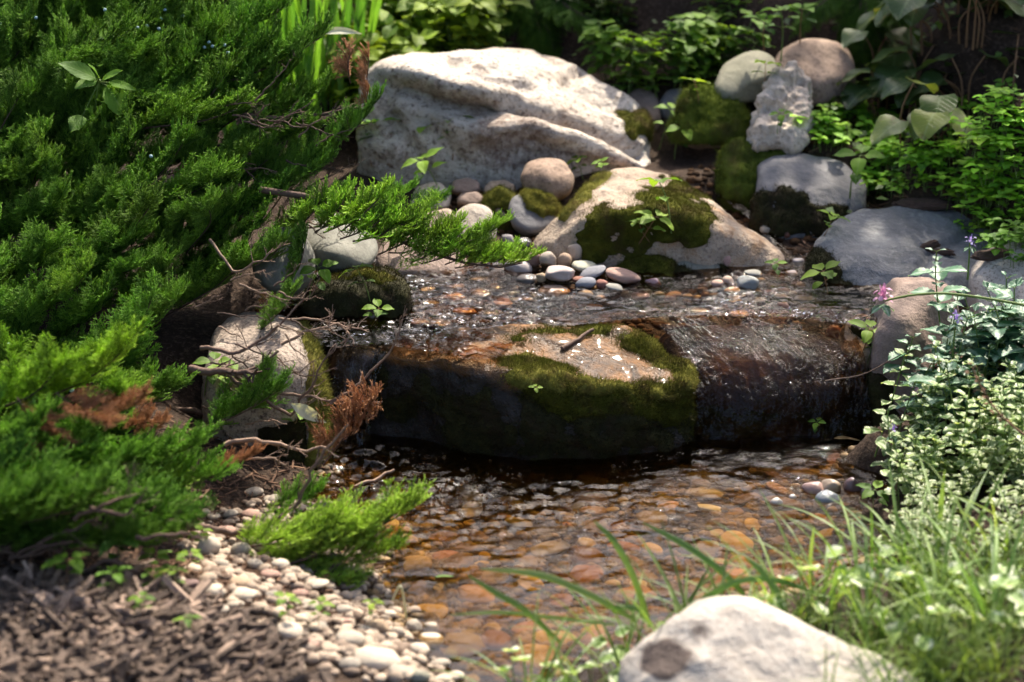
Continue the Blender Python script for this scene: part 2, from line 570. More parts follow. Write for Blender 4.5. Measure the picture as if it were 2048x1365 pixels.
for px, py in [(700, 960), (760, 1050), (900, 960), (900, 1100), (1100, 980), (1100, 1150), (1300, 960), (1300, 1130), (1500, 950), (1500, 1100), (1680, 930), (1680, 1050), (900, 1230), (1050, 1250), (1200, 1240), (1620, 1150), (1000, 1340)]:
    gpx(px, py, -.065)
for px, py in [(800, 900), (1000, 900), (1200, 900), (1400, 890), (1600, 890)]:
    gpx(px, py, -.05)
for px, py in [(760, 630), (760, 590), (900, 640), (900, 590), (1000, 600), (1050, 640), (1250, 640), (1400, 630), (1550, 630), (1640, 630)]:
    gpx(px, py, .115)
for px, py, z in [(1230, 575, .145), (1100, 560, .155), (1450, 580, .148), (1560, 570, .14), (1150, 500, .165), (1050, 500, .165), (950, 525, .15), (850, 540, .145), (830, 480, .17), (930, 470, .165), (1000, 400, .19), (900, 390, .195),
                  (1000, 360, .205), (800, 350, .21), (1200, 330, .225), (1350, 320, .225), (1400, 345, .235), (1470, 430, .175), (1570, 520, .145), (1600, 450, .16), (1500, 330, .24), (1600, 290, .25),
                  (1710, 300, .245), (1750, 420, .17), (1900, 360, .22), (1990, 420, .16), (1850, 250, .34), (1650, 220, .33), (1450, 220, .31), (2030, 200, .42), (1660, 620, .13), (1700, 680, .10), (1720, 560, .11),
                  (1800, 600, .08), (1900, 560, .10), (2000, 580, .12), (1850, 700, .12), (2000, 720, .16), (1820, 850, .06), (1950, 850, .09), (2040, 850, .12), (1810, 1000, .02), (1900, 1000, .05), (2040, 1000, .08),
                  (1770, 1130, .0), (1900, 1130, .04), (2040, 1130, .07), (1500, 1250, .0), (1400, 1290, .03), (1700, 1260, .05), (1900, 1280, .07), (2040, 1300, .09), (1250, 1330, -.02), (1350, 1400, .04), (1100, 1420, -.05), (980, 1400, -.05), (1000, 1365, -.06),
                  (700, 700, .10), (640, 720, .08), (600, 650, .12), (600, 560, .15), (680, 610, .13), (500, 500, .18), (640, 930, .0), (560, 930, .03), (450, 900, .05), (660, 1000, -.005), (600, 1040, .025), (500, 1060, .04),
                  (720, 1120, .0), (640, 1130, .02), (500, 1150, .05), (400, 1150, .07), (780, 1240, .0), (700, 1240, .025), (560, 1240, .05), (400, 1240, .08), (860, 1310, .0), (780, 1310, .03), (650, 1310, .05), (400, 1330, .08), (920, 1375, .0), (830, 1375, .04), (600, 1390, .07),
                  (200, 1150, .09), (200, 1250, .10), (50, 1200, .11), (100, 1340, .10), (200, 1000, .09), (50, 1000, .12), (300, 850, .10), (100, 700, .15), (350, 650, .14)]:
    gpx(px, py, z)
GP += [(-.9, .3, .26), (-.6, .3, .23), (-.9, .0, .22), (-1.3, 0, .25), (-1.3, -.6, .18), (-1.3, -1.2, .13), (-.5, .7, .30), (0, .75, .30), (.3, .75, .33), (-.9, .8, .36), (0, 1.0, .45), (.5, 1.0, .52), (-.6, 1.1, .46), (-1.2, 1.1, .5),
       (1.0, .6, .50), (1.3, .2, .42), (1.3, -.3, .28), (1.3, -.9, .16), (1.2, -1.4, .13), (.4, 1.4, .85), (0, 1.4, .8), (-.7, 1.5, .68), (1.0, 1.3, .85), (1.6, 1.0, .8), (-1.8, .6, .5), (-2, -.5, .3), (2, -.5, .5), (0, 2, 1.1), (-1.5, 2, .95), (1.5, 2, 1.2),
       (0, 3, 1.4), (-2, 3, 1.3), (2, 3, 1.5), (0, -2, .05), (-1, -2, .1), (1, -2, .1), (0, -3, .05), (-2, -3, .1), (2, -3, .1), (0, -5, .05), (-3, 1, .6), (3, 1, .9), (0, 5, 1.7), (4, 4, 1.7), (-4, 4, 1.5), (4, -3, .3), (-4, -3, .2)]
GP = np.array(GP)


def ground_z(x, y):
    x = np.atleast_1d(np.asarray(x, float))
    y = np.atleast_1d(np.asarray(y, float))
    out = np.empty(len(x))
    for s in range(0, len(x), 20000):
        xx, yy = x[s:s + 20000], y[s:s + 20000]
        d2 = (xx[:, None] - GP[None, :, 0]) ** 2 + (yy[:, None] - GP[None, :, 1]) ** 2
        w = 1.0 / (d2 + .0009) ** 1.9
        out[s:s + 20000] = (w @ GP[:, 2]) / w.sum(1)
    P = np.stack([x, y, np.zeros_like(x)], 1)
    return out + .008 * fbm(P * 9, 4, 3) + .25 * np.clip(np.hypot(x, y) / 20 - .3, 0, 4) * fbm(P * .12, 3, 9)


def axis_(lo, hi, step, far):
    c = np.arange(lo, hi, step)
    g, s, a = [], step * 1.25, 0
    while a < far:
        a += s
        g.append(a)
        s *= 1.22
    g = np.array(g)
    return np.concatenate([(lo - g)[::-1], c, hi + g])


gx, gy = axis_(-1.4, 1.4, .011, 160), axis_(-1.75, 1.5, .011, 160)
XX, YY = np.meshgrid(gx, gy)
GZ = ground_z(XX.ravel(), YY.ravel())
GV = np.stack([XX.ravel(), YY.ravel(), GZ], 1)


GZ2 = GZ.reshape(len(gy), len(gx))


def gnd(x, y):
    i = min(max(int(np.searchsorted(gx, x)) - 1, 0), len(gx) - 2)
    j = min(max(int(np.searchsorted(gy, y)) - 1, 0), len(gy) - 2)
    a, b = (x - gx[i]) / (gx[i + 1] - gx[i]), (y - gy[j]) / (gy[j + 1] - gy[j])
    return float(GZ2[j, i] * (1 - a) * (1 - b) + GZ2[j, i + 1] * a * (1 - b) + GZ2[j + 1, i] * (1 - a) * b + GZ2[j + 1, i + 1] * a * b)


def gridfaces(nx, ny):
    i = np.arange(nx * ny).reshape(ny, nx)
    return np.stack([i[:-1, :-1], i[:-1, 1:], i[1:, 1:], i[1:, :-1]], -1).reshape(-1, 4)


mb = MB()
GF = gridfaces(len(gx), len(gy))
mb.add(GV, GF)
tag(mb.build('ground', M['ground']), kind='structure')

GBVH = BVHTree.FromPolygons(GV.tolist(), GF.tolist())

# ------------------------------------------------------------------ rocks
_ico = {}


def ico(sub):
    if sub not in _ico:
        bm = bmesh.new()
        bmesh.ops.create_icosphere(bm, subdivisions=sub, radius=1)
        V = np.array([v.co[:] for v in bm.verts])
        F = np.array([[v.index for v in f.verts] for f in bm.faces])
        E = np.array([[e.verts[0].index, e.verts[1].index] for e in bm.edges])
        bm.free()
        _ico[sub] = (V, F, E)
    return _ico[sub]


def vsmooth(r, E, it, k=.5):
    deg = np.bincount(E.ravel(), minlength=len(r))
    for _ in range(it):
        s = np.bincount(E[:, 0], r[E[:, 1]], len(r)) + np.bincount(E[:, 1], r[E[:, 0]], len(r))
        r = r * (1 - k) + k * s / deg
    return r


def vnormals(V, F):
    n = np.cross(V[F[:, 1]] - V[F[:, 0]], V[F[:, 2]] - V[F[:, 0]])
    out = np.zeros_like(V)
    for i in range(3):
        for c in range(3):
            out[:, c] += np.bincount(F[:, i], n[:, c], len(V))
    return out / (np.linalg.norm(out, axis=1, keepdims=True) + 1e-12)


SOLIDS = []      # (V, F, object)


def add_solid(V, F, o):
    SOLIDS.append((V, F, o))


def rock(name, label, cat, pts, mat, sub=5, rnd=14, amp=.006, freq=14, seed=1, zb=None, dback=0.0, dz=.03, grooves=(), moss=(), octv=5, extra=(), ridge=0.0, group=None, grow=1.0, strata=0.0, dark_patches=()):
    P = np.array([at(*p) for p in pts])
    allp = [P]
    if dback:
        Q = P.copy()
        Q[:, 1] += dback
        Q[:, 2] -= dz
        c = P.mean(0)
        Q[:, 0] = c[0] + (Q[:, 0] - c[0]) * .85
        allp.append(Q)
    if zb is not None:
        for Q in list(allp):
            R = Q.copy()
            R[:, 2] = np.minimum(zb, R[:, 2])
            allp.append(R)
    if len(extra):
        allp.append(np.array(extra, float))
    P = np.concatenate(allp)
    bm = bmesh.new()
    for p in P:
        bm.verts.new(p)
    bmesh.ops.convex_hull(bm, input=bm.verts)
    bm.normal_update()
    c = P.min(0) * .5 + P.max(0) * .5
    hv = np.array([v.co[:] for v in bm.verts if v.link_faces])
    c = hv.mean(0) * .5 + c * .5
    nrm, dd = [], []
    for f in bm.faces:
        n = np.array(f.normal[:])
        d = float(n @ (np.array(f.verts[0].co[:]) - c))
        if d < 0:
            n, d = -n, -d
        if f.calc_area() > 1e-8:
            nrm.append(n)
            dd.append(max(d, 1e-4))
    bm.free()
    nrm, dd = np.array(nrm), np.array(dd)
    V, F, E = ico(sub)
    ext = (P.max(0) - P.min(0)) / 2
    D = V * ext
    D /= np.linalg.norm(D, axis=1, keepdims=True)
    q = (D @ nrm.T) / dd
    r = 1.0 / np.maximum(q.max(1), 1e-6)
    r = vsmooth(r, E, rnd * (1 if sub <= 5 else 3))
    W = c + D * r[:, None] * grow
    nv = vnormals(W, F)
    n0 = fbm(W * freq, octv, seed)
    n1 = 1 - 2 * np.abs(fbm(W * freq * .6, 4, seed + 50)) * 2
    W = W + nv * (amp * n0 * 1.8 + ridge * n1)[:, None]
    if strata:
        h = W @ np.array([.25, .1, 1.0]) + .02 * fbm(W * 6, 3, seed + 5)
        W = W + nv * (strata * fbm(np.stack([h * 70, h * 0, h * 0], 1), 3, seed + 8))[:, None]
    if grooves:
        pp = proj(W)
        wob = 10 * fbm(W * 16, 3, seed + 90)
        facing = ((CAM - W) * nv).sum(1) > 0
        for pl, wdt, dep in grooves:
            d = polydist(pp[:, 0] + wob, pp[:, 1] + wob, pl)
            k = np.exp(-(d / wdt) ** 2) * facing
            W = W - nv * (k * dep)[:, None]
    base = Vector((c[0], c[1], W[:, 2].min()))
    L = W - np.array(base)
    mb = MB()
    A = np.zeros_like(L)
    if dark_patches:
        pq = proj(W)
        for poly, amt in dark_patches:
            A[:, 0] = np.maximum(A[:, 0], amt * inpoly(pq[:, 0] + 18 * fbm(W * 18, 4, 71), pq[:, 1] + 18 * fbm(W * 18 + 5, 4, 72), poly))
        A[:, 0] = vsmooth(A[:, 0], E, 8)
    mb.add(L, F, A)
    ob = mb.build(name, M[mat] if isinstance(mat, str) else mat)
    ob.location = base
    tag(ob, label, cat, group)
    add_solid(W, F, ob)
    nv = vnormals(W, F)
    for ms in moss:
        add_moss(ob, W, F, E, nv, np.array(base), **ms)
    return ob


def add_moss(ob, W, F, E, nv, base, poly=None, top=None, mat='moss', thick=.008, n=6000, bl=.006, bw=.0011, seed=5, wob=14, nthr=None, label=None):
    pp = proj(W)
    w1, w2 = fbm(W * 22, 4, seed) * wob * 1.6, fbm(W * 22 + 9, 4, seed + 3) * wob * 1.6
    m = np.ones(len(W), bool)
    if poly is not None:
        m &= inpoly(pp[:, 0] + w1, pp[:, 1] + w2, poly)
        m &= ((CAM - W) * nv).sum(1) > -.3
    if top is not None:
        m &= nv[:, 2] + .25 * fbm(W * 18, 3, seed + 7) > top
    if nthr is not None:
        m &= fbm(W * 26, 4, seed + 11) > nthr
    mk = vsmooth(m.astype(float), E, 3)
    lump = fbm(W * 42, 4, seed + 20)
    V2 = W + nv * (-.003 + thick * mk * (1 + .95 * lump))[:, None]
    fm = mk[F].max(1) > .06
    if fm.sum() < 8:
        return
    Fs = F[fm]
    used = np.unique(Fs)
    remap = -np.ones(len(W), int)
    remap[used] = np.arange(len(used))
    mb = MB()
    A = np.zeros((len(used), 3))
    A[:, 2] = np.clip(.35 + .5 * lump[used], 0, 1)
    mb.add(V2[used] - base, remap[Fs], A)
    # tiny moss shoots
    Fg = F[mk[F].max(1) > .12]
    if len(Fg):
        ar = np.linalg.norm(np.cross(V2[Fg[:, 1]] - V2[Fg[:, 0]], V2[Fg[:, 2]] - V2[Fg[:, 0]]), axis=1)
        k = RNG.choice(len(Fg), n, p=ar / ar.sum())
        u, v = RNG.random(n), RNG.random(n)
        fl = u + v > 1
        u[fl], v[fl] = 1 - u[fl], 1 - v[fl]
        f = Fg[k]
        p = V2[f[:, 0]] * (1 - u - v)[:, None] + V2[f[:, 1]] * u[:, None] + V2[f[:, 2]] * v[:, None]
        nn = nv[f[:, 0]] + RNG.normal(0, .55, (n, 3)) + np.array([0, 0, .35])
        nn /= np.linalg.norm(nn, axis=1, keepdims=True)
        side = np.cross(nn, RNG.normal(0, 1, (n, 3)))
        side /= np.linalg.norm(side, axis=1, keepdims=True)
        hl = bl * (RNG.uniform(.4, 1.2, n) + .9 * (RNG.random(n) > .93))[:, None]
        a = p - side * bw / 2
        b = p + side * bw / 2
        t = p + nn * hl
        BV = np.stack([a, b, t], 1).reshape(-1, 3) - base
        BA = np.zeros((n, 3, 3))
        rr = RNG.random(n)
        BA[:, :2, 2] = (rr * .5)[:, None]
        BA[:, 2, 2] = .45 + rr * .55
        mb.add(BV, np.arange(3 * n).reshape(-1, 3), BA.reshape(-1, 3))
    o = mb.build('moss', M[mat], ob)
    if label:
        o['label'] = label


# --- the big pale boulder
rock('boulder', 'largest pale boulder with a sunlit slanting top and brown front, below the bright leaves', 'boulder',
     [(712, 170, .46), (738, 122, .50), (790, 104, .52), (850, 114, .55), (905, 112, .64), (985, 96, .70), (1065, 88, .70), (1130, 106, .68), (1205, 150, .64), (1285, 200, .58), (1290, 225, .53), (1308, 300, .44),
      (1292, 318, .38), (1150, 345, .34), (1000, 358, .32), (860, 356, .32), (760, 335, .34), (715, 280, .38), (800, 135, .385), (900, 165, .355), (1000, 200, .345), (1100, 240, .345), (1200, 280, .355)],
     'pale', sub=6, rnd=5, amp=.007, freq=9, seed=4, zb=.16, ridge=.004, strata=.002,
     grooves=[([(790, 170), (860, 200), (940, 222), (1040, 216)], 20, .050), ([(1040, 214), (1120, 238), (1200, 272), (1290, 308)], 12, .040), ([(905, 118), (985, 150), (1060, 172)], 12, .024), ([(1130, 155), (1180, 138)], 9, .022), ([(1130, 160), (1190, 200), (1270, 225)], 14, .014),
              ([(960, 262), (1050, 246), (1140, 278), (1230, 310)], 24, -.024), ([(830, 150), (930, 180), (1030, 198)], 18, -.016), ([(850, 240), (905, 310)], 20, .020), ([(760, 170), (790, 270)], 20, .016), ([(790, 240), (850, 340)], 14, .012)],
     dark_patches=[([(800, 150), (900, 165), (1030, 200), (1060, 215), (940, 225), (860, 215)], .55), ([(930, 225), (1060, 225), (1140, 275), (1280, 320), (1150, 345), (1000, 355), (900, 330)], .5), ([(720, 200), (800, 190), (850, 260), (860, 350), (740, 340)], .4), ([(905, 112), (960, 125), (1000, 160), (960, 150)], .7), ([(1090, 105), (1150, 120), (1140, 160), (1090, 130)], .4)],  # browner patch colour on the front faces and a few spots above
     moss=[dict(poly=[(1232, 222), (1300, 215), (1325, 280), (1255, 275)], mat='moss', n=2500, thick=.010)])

# --- tan triangular boulder in the middle with a moss front
rock('boulder', 'tan wedge boulder with dark moss hanging over its front, behind the cobble pile', 'boulder',
     [(1052, 512, .03), (1075, 480, .06), (1120, 425, .12), (1165, 375, .18), (1205, 347, .24), (1262, 335, .28), (1320, 345, .27), (1375, 372, .22), (1420, 410, .15), (1500, 460, .08), (1578, 512, .02), (1570, 545, -.02),
      (1450, 560, -.04), (1250, 555, -.04), (1130, 540, -.02), (1175, 430, -.01), (1260, 420, -.01), (1390, 430, -.01)],
     'tan', sub=6, rnd=5, amp=.006, freq=11, seed=12, zb=.11, ridge=.004, dback=.12, dz=.05,
     grooves=[([(1165, 470), (1200, 395), (1240, 380)], 14, .010), ([(1300, 360), (1390, 400)], 18, .006)],
     moss=[dict(poly=[(1155, 470), (1180, 420), (1215, 405), (1255, 420), (1290, 385), (1370, 365), (1410, 400), (1440, 450), (1425, 480), (1330, 490), (1250, 540), (1170, 525)], mat='moss', n=14000, thick=.006, bl=.006, wob=22, nthr=-.42, label='dark green moss over the front'),
           dict(poly=[(1110, 440), (1165, 375), (1205, 346), (1225, 352), (1180, 385), (1130, 440)], mat='mossyel', n=3500, thick=.008, seed=15, label='yellow-green moss along the left ridge'),
           dict(poly=[(1265, 330), (1375, 345), (1385, 375), (1330, 350)], mat='moss', n=2500, thick=.008, seed=18)])
rock('rock', 'grey domed stone with moss on its lower left, beside the cobble pile', 'rock',
     [(1338, 545, -.05), (1352, 512, -.02), (1390, 497, 0), (1432, 503, 0), (1462, 528, -.02), (1474, 560, -.05), (1440, 585, -.09), (1370, 588, -.10), (1338, 575, -.09)],
     'greengrey', rnd=10, amp=.003, seed=21, zb=.12, dback=.08,
     moss=[dict(poly=[(1330, 545), (1365, 530), (1400, 545), (1420, 590), (1335, 592)], mat='mossdark', n=3500, thick=.006), dict(poly=[(1425, 515), (1450, 525), (1455, 575), (1432, 560)], mat='mossdark', n=1200, thick=.005, seed=8)])
rock('mossy_rock', 'low mossy lump between the wedge boulder and the grey domed stone', 'rock',
     [(1228, 540, -.06), (1262, 515, -.03), (1320, 505, -.01), (1350, 520, -.03), (1350, 570, -.08), (1290, 572, -.09), (1240, 560, -.09)],
     'brown', rnd=12, amp=.003, seed=22, zb=.13, dback=.05, moss=[dict(top=-.5, mat='moss', n=6000, thick=.008)])

# --- centre slab
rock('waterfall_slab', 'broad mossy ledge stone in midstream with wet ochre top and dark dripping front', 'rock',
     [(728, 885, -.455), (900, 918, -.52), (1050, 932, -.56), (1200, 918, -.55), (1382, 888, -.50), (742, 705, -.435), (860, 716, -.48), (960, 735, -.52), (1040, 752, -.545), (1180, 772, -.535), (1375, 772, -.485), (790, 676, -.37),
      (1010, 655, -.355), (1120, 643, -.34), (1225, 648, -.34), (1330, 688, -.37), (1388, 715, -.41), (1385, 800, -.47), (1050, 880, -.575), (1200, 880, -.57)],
     'slab', sub=6, rnd=2, amp=.007, freq=11, seed=31, zb=-.1, ridge=.006, strata=.003, dark_patches=[([(700, 715), (870, 735), (1050, 775), (1390, 780), (1400, 950), (700, 950)], .9)],  # dark front colour: wet algae plus the shade of the backlit face
     moss=[dict(poly=[(1030, 700), (1080, 728), (1170, 758), (1260, 770), (1350, 768), (1290, 700), (1250, 672), (1290, 668), (1392, 700), (1400, 775), (1330, 792), (1180, 795), (1060, 785), (1020, 750)], mat='mossyel', n=9000, thick=.011, bl=.007, wob=12, seed=66, nthr=-.25, label='moss fringe coloured bright as if sunlit along the top edge'),  # lighter moss colour stands in for sun on the rounded edge
           dict(poly=[(1395, 740), (1380, 690), (1290, 672), (1240, 668), (1330, 735), (1370, 765), (1250, 768), (1170, 755), (1110, 730), (1060, 705), (1000, 720), (1030, 770), (1050, 800), (1150, 840), (1250, 830), (1395, 870)], mat='moss', n=26000, thick=.007, bl=.006, bw=.0012, wob=20, nthr=-.34, label='green moss over the right side and front'),
           dict(poly=[(1030, 770), (1150, 820), (1395, 830), (1395, 930), (1060, 940)], mat='mossdark', n=16000, thick=.006, bl=.006, seed=78, nthr=-.3, label='moss coloured blackish with the shade low on the front'),
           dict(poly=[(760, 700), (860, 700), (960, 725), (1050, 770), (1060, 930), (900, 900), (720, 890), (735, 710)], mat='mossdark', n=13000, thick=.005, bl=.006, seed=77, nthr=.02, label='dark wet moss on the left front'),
           dict(poly=[(1010, 670), (1100, 648), (1220, 645), (1250, 668), (1120, 664), (1040, 690)], mat='moss', n=4000, thick=.005, seed=41, nthr=-.05)])
rock('wet_rock', 'dark wet rock behind the left waterfall', 'rock',
     [(640, 890, -.42), (650, 720, -.36), (700, 690, -.35), (770, 690, -.36), (780, 890, -.43)], 'dark', rnd=8, amp=.008, seed=33, zb=-.1, dback=.15)
rock('cascade_rock', 'broad dark rock under the sheet of sliding water right of the mossy ledge', 'rock',
     [(1305, 644, -.290), (1450, 640, -.284), (1690, 658, -.288), (1362, 725, -.388), (1540, 722, -.390), (1730, 728, -.384), (1385, 790, -.442), (1520, 793, -.446), (1738, 790, -.432), (1382, 835, -.460), (1540, 838, -.464), (1742, 832, -.448), (1380, 900, -.470), (1540, 905, -.479), (1745, 895, -.460)],
     'casc', sub=6, rnd=6, amp=.006, freq=12, seed=35, zb=-.1, ridge=.003,
     moss=[dict(poly=[(1370, 815), (1740, 815), (1745, 905), (1375, 905)], mat='mossdark', n=9000, thick=.006, nthr=-.2)])

# --- left bank stones
rock('bank_boulder', 'granite boulder with sunlit top and mossy right edge on the left bank', 'boulder',
     [(420, 905, -.60), (640, 935, -.60), (648, 870, -.58), (642, 770, -.55), (622, 690, -.50), (580, 655, -.44), (500, 637, -.39), (430, 640, -.38), (400, 720, -.56), (560, 715, -.60), (605, 730, -.58), (420, 800, -.60), (580, 900, -.62)],
     'granite', sub=6, rnd=16, amp=.006, freq=13, seed=44, zb=-.05, dback=.14, dz=.03, ridge=.002,
     moss=[dict(poly=[(606, 640), (660, 700), (665, 950), (606, 950), (618, 840), (614, 740)], mat='mossyel', n=9000, thick=.010, bl=.008, wob=10, label='yellow-green moss down the right edge'),
           dict(poly=[(520, 860), (610, 830), (612, 945), (520, 930)], mat='mossdark', n=4000, thick=.008, seed=9)])
rock('mossy_rock', 'dark mossy block under the round green-grey stone', 'rock',
     [(612, 655, -.31), (620, 570, -.27), (680, 550, -.25), (780, 548, -.25), (812, 585, -.27), (814, 640, -.29), (790, 665, -.30), (700, 675, -.31), (650, 600, -.30), (760, 600, -.30)],
     'dark', rnd=8, amp=.006, seed=46, zb=.08, dback=.12, moss=[dict(top=-.9, mat='mossdark', n=14000, thick=.008, bl=.006, nthr=-.5), dict(poly=[(640, 560), (690, 535), (790, 540), (805, 570), (720, 575)], mat='moss', n=4000, thick=.009, seed=3, nthr=-.1)])
rock('river_stone', 'smooth round green-grey stone on top of the dark mossy block', 'rock',
     [(592, 500, -.16), (605, 460, -.12), (650, 440, -.08), (710, 445, -.07), (748, 475, -.09), (757, 510, -.14), (740, 540, -.18), (680, 553, -.20), (610, 545, -.19), (660, 500, -.23)],
     'greengrey', rnd=22, amp=.0015, seed=47, dback=.10, dz=.01, freq=10)
rock('river_stone', 'rounded grey stone half hidden by juniper left of the round green-grey stone', 'rock',
     [(500, 545, -.28), (515, 480, -.22), (560, 450, -.19), (605, 465, -.20), (628, 515, -.24), (622, 560, -.28), (585, 588, -.31), (525, 580, -.31), (570, 520, -.31)],
     'greengrey', rnd=22, amp=.003, seed=48, dback=.08)
rock('river_stone', 'long low reddish stone at the water edge behind the juniper tip', 'rock',
     [(745, 520, -.05), (760, 475, .0), (830, 465, .03), (900, 480, .03), (938, 520, .0), (930, 545, -.05), (830, 545, -.07), (760, 535, -.07)],
     'brown', rnd=18, amp=.003, seed=49, zb=.13, dback=.06)
rock('river_stone', 'rounded cream stone with lichen specks right of the juniper tip', 'rock',
     [(900, 470, .10), (905, 425, .14), (940, 404, .17), (980, 412, .17), (996, 450, .14), (985, 490, .09), (930, 495, .08)], 'cream', rnd=18, amp=.003, seed=50, dback=.06)
rock('river_stone', 'flat pinkish stone under the juniper spray before the big boulder', 'rock',
     [(815, 410, .2), (830, 370, .25), (880, 362, .27), (905, 385, .25), (900, 415, .2), (840, 420, .18)], 'cream', rnd=16, amp=.003, seed=51, dback=.06)
rock('river_stone', 'pale stone in juniper shade left of the rounded cream stone', 'rock',
     [(830, 460, .1), (845, 425, .13), (900, 415, .15), (915, 450, .12), (890, 475, .09)], 'tan', rnd=16, amp=.003, seed=52, dback=.06)
rock('river_stone', 'pair-topped dark pebble at the foot of the big boulder', 'rock', [(900, 380, .25), (905, 362, .27), (935, 352, .28), (960, 362, .27), (960, 382, .25), (925, 388, .24)], 'brown', rnd=14, amp=.004, seed=53, dback=.05)
rock('river_stone', 'small brown stone below the pair-topped dark pebble', 'rock', [(908, 405, .2), (920, 385, .23), (955, 380, .23), (972, 395, .22), (960, 412, .2)], 'brown', rnd=14, amp=.003, seed=54, dback=.05)
rock('river_stone', 'pale pink stone left of the shaded brown ball stone', 'rock', [(962, 385, .24), (975, 362, .27), (1010, 355, .28), (1035, 370, .27), (1030, 390, .24)], 'tan', rnd=14, amp=.003, seed=55, dback=.05)
rock('mossy_rock', 'green mossy stone between the cream stone and the yellow-topped stone', 'rock', [(965, 440, .16), (970, 395, .2), (1000, 375, .22), (1030, 390, .2), (1030, 440, .16)], 'brown', rnd=12, amp=.004, seed=56, zb=.15, dback=.06, moss=[dict(top=-.5, n=3500, thick=.006)])
rock('river_stone', 'ball-shaped brown stone leaning on the front of the big boulder', 'rock',
     [(1038, 350, .24), (1052, 322, .27), (1090, 314, .29), (1130, 322, .28), (1150, 352, .25), (1140, 385, .22), (1100, 395, .2), (1055, 380, .21), (1090, 350, .2)], 'brown2', rnd=16, amp=.004, seed=57, dback=.05)
rock('river_stone', 'grey stone with a yellow moss cap left of the wedge boulder', 'rock',
     [(1014, 420, .14), (1022, 388, .18), (1060, 376, .2), (1100, 388, .19), (1122, 420, .16), (1105, 455, .12), (1060, 465, .1), (1028, 450, .11)], 'bluegrey', rnd=16, amp=.003, seed=58, dback=.05,
     moss=[dict(poly=[(1045, 375), (1090, 375), (1130, 410), (1120, 440), (1080, 425), (1050, 415)], mat='mossyel', n=3500, thick=.008)])

# --- right bank
rock('boulder', 'smooth blue-grey boulder with mossy front, left of the creeping ground cover', 'boulder',
     [(1508, 385, .22), (1515, 335, .27), (1550, 312, .31), (1610, 308, .33), (1690, 325, .31), (1735, 365, .26), (1735, 405, .22), (1660, 470, .14), (1550, 475, .13), (1512, 440, .16), (1600, 385, .19), (1530, 375, .19)],
     'bluegrey', sub=6, rnd=2, amp=.005, freq=9, seed=61, zb=.12, dback=.08, ridge=.003, strata=.0012,
     moss=[dict(poly=[(1500, 390), (1560, 370), (1610, 385), (1625, 410), (1700, 410), (1680, 480), (1500, 480)], mat='mossdark', n=9000, thick=.007, label='dark moss on the shaded front')])
rock('rock_slab', 'wide flat lichened grey slab under the overhanging plants on the right bank', 'rock',
     [(1632, 478, .02), (1660, 440, .06), (1715, 418, .12), (1790, 406, .16), (1880, 420, .16), (1945, 412, .18), (2080, 440, .15), (2100, 560, -.10), (1990, 560, -.10), (1905, 545, -.10), (1800, 545, -.12), (1700, 530, -.10),
      (1625, 520, -.04), (1620, 580, -.10), (1740, 610, -.17), (1900, 610, -.14), (2080, 620, -.12)],
     'grey', sub=6, rnd=1, amp=.006, freq=10, seed=63, zb=.06, ridge=.004, strata=.0015,
     grooves=[([(1830, 545), (1860, 500), (1920, 470), (1990, 420)], 7, .012)],
     moss=[dict(poly=[(1605, 500), (1660, 500), (1690, 560), (1740, 590), (1740, 640), (1620, 640)], mat='mossdark', n=7000, thick=.008)])
rock('tall_rock', 'upright brown rock face beside the cascade, behind the pink flower', 'rock',
     [(1750, 880, -.48), (1752, 700, -.43), (1765, 600, -.38), (1800, 565, -.34), (1860, 560, -.32), (1915, 580, -.32), (1930, 700, -.36), (1930, 900, -.48), (1840, 880, -.50), (1800, 640, -.42)],
     'brown', sub=6, rnd=2, amp=.007, freq=10, seed=65, zb=-.05, dback=.12, ridge=.005, strata=.0015,
     moss=[dict(poly=[(1735, 740), (1775, 760), (1800, 840), (1800, 920), (1735, 920)], mat='mossdark', n=6000, thick=.008, label='moss at the foot'), dict(poly=[(1742, 780), (1765, 790), (1790, 850), (1760, 880)], mat='moss', n=1500, seed=3, thick=.009, nthr=0)])
rock('boulder', 'speckled tan boulder cut by the right edge above the silver-leaved plants', 'boulder',
     [(1948, 590, -.22), (1955, 540, -.18), (1990, 500, -.14), (2040, 484, -.12), (2120, 490, -.12), (2140, 620, -.25), (2050, 660, -.28), (1965, 640, -.27)],
     'speck', rnd=10, amp=.005, seed=67, zb=.08, dback=.10)
rock('rock', 'small tan rock with moss squeezed between cascade and upright brown rock', 'rock',
     [(1678, 700, -.36), (1690, 650, -.31), (1720, 625, -.28), (1755, 630, -.28), (1762, 700, -.36), (1720, 715, -.38)], 'tan', rnd=10, amp=.004, seed=68, zb=.05, dback=.06,
     moss=[dict(poly=[(1705, 650), (1765, 625), (1770, 700), (1730, 690)], mat='mossdark', n=2500, thick=.006)])
rock('tufa_rock', 'knobbly pale limestone standing upright on the right bank', 'rock',
     [(1498, 296, .32), (1512, 225, .38), (1540, 185, .43), (1562, 140, .46), (1592, 133, .48), (1622, 150, .47), (1625, 200, .43), (1618, 265, .37), (1600, 300, .33), (1545, 305, .31)],
     'tufa', rnd=2, sub=6, amp=.013, freq=26, seed=70, dback=.07, ridge=.013)
rock('mossy_rock', 'rounded bright moss mound left of the knobbly pale limestone', 'rock',
     [(1345, 255, .44), (1362, 208, .49), (1400, 180, .53), (1445, 184, .53), (1485, 212, .49), (1495, 250, .44), (1470, 285, .41), (1400, 288, .41), (1358, 275, .42)],
     'brown', rnd=14, amp=.006, seed=71, zb=.27, dback=.06, moss=[dict(top=-.5, n=11000, thick=.012, bl=.009, mat='mossbright')])
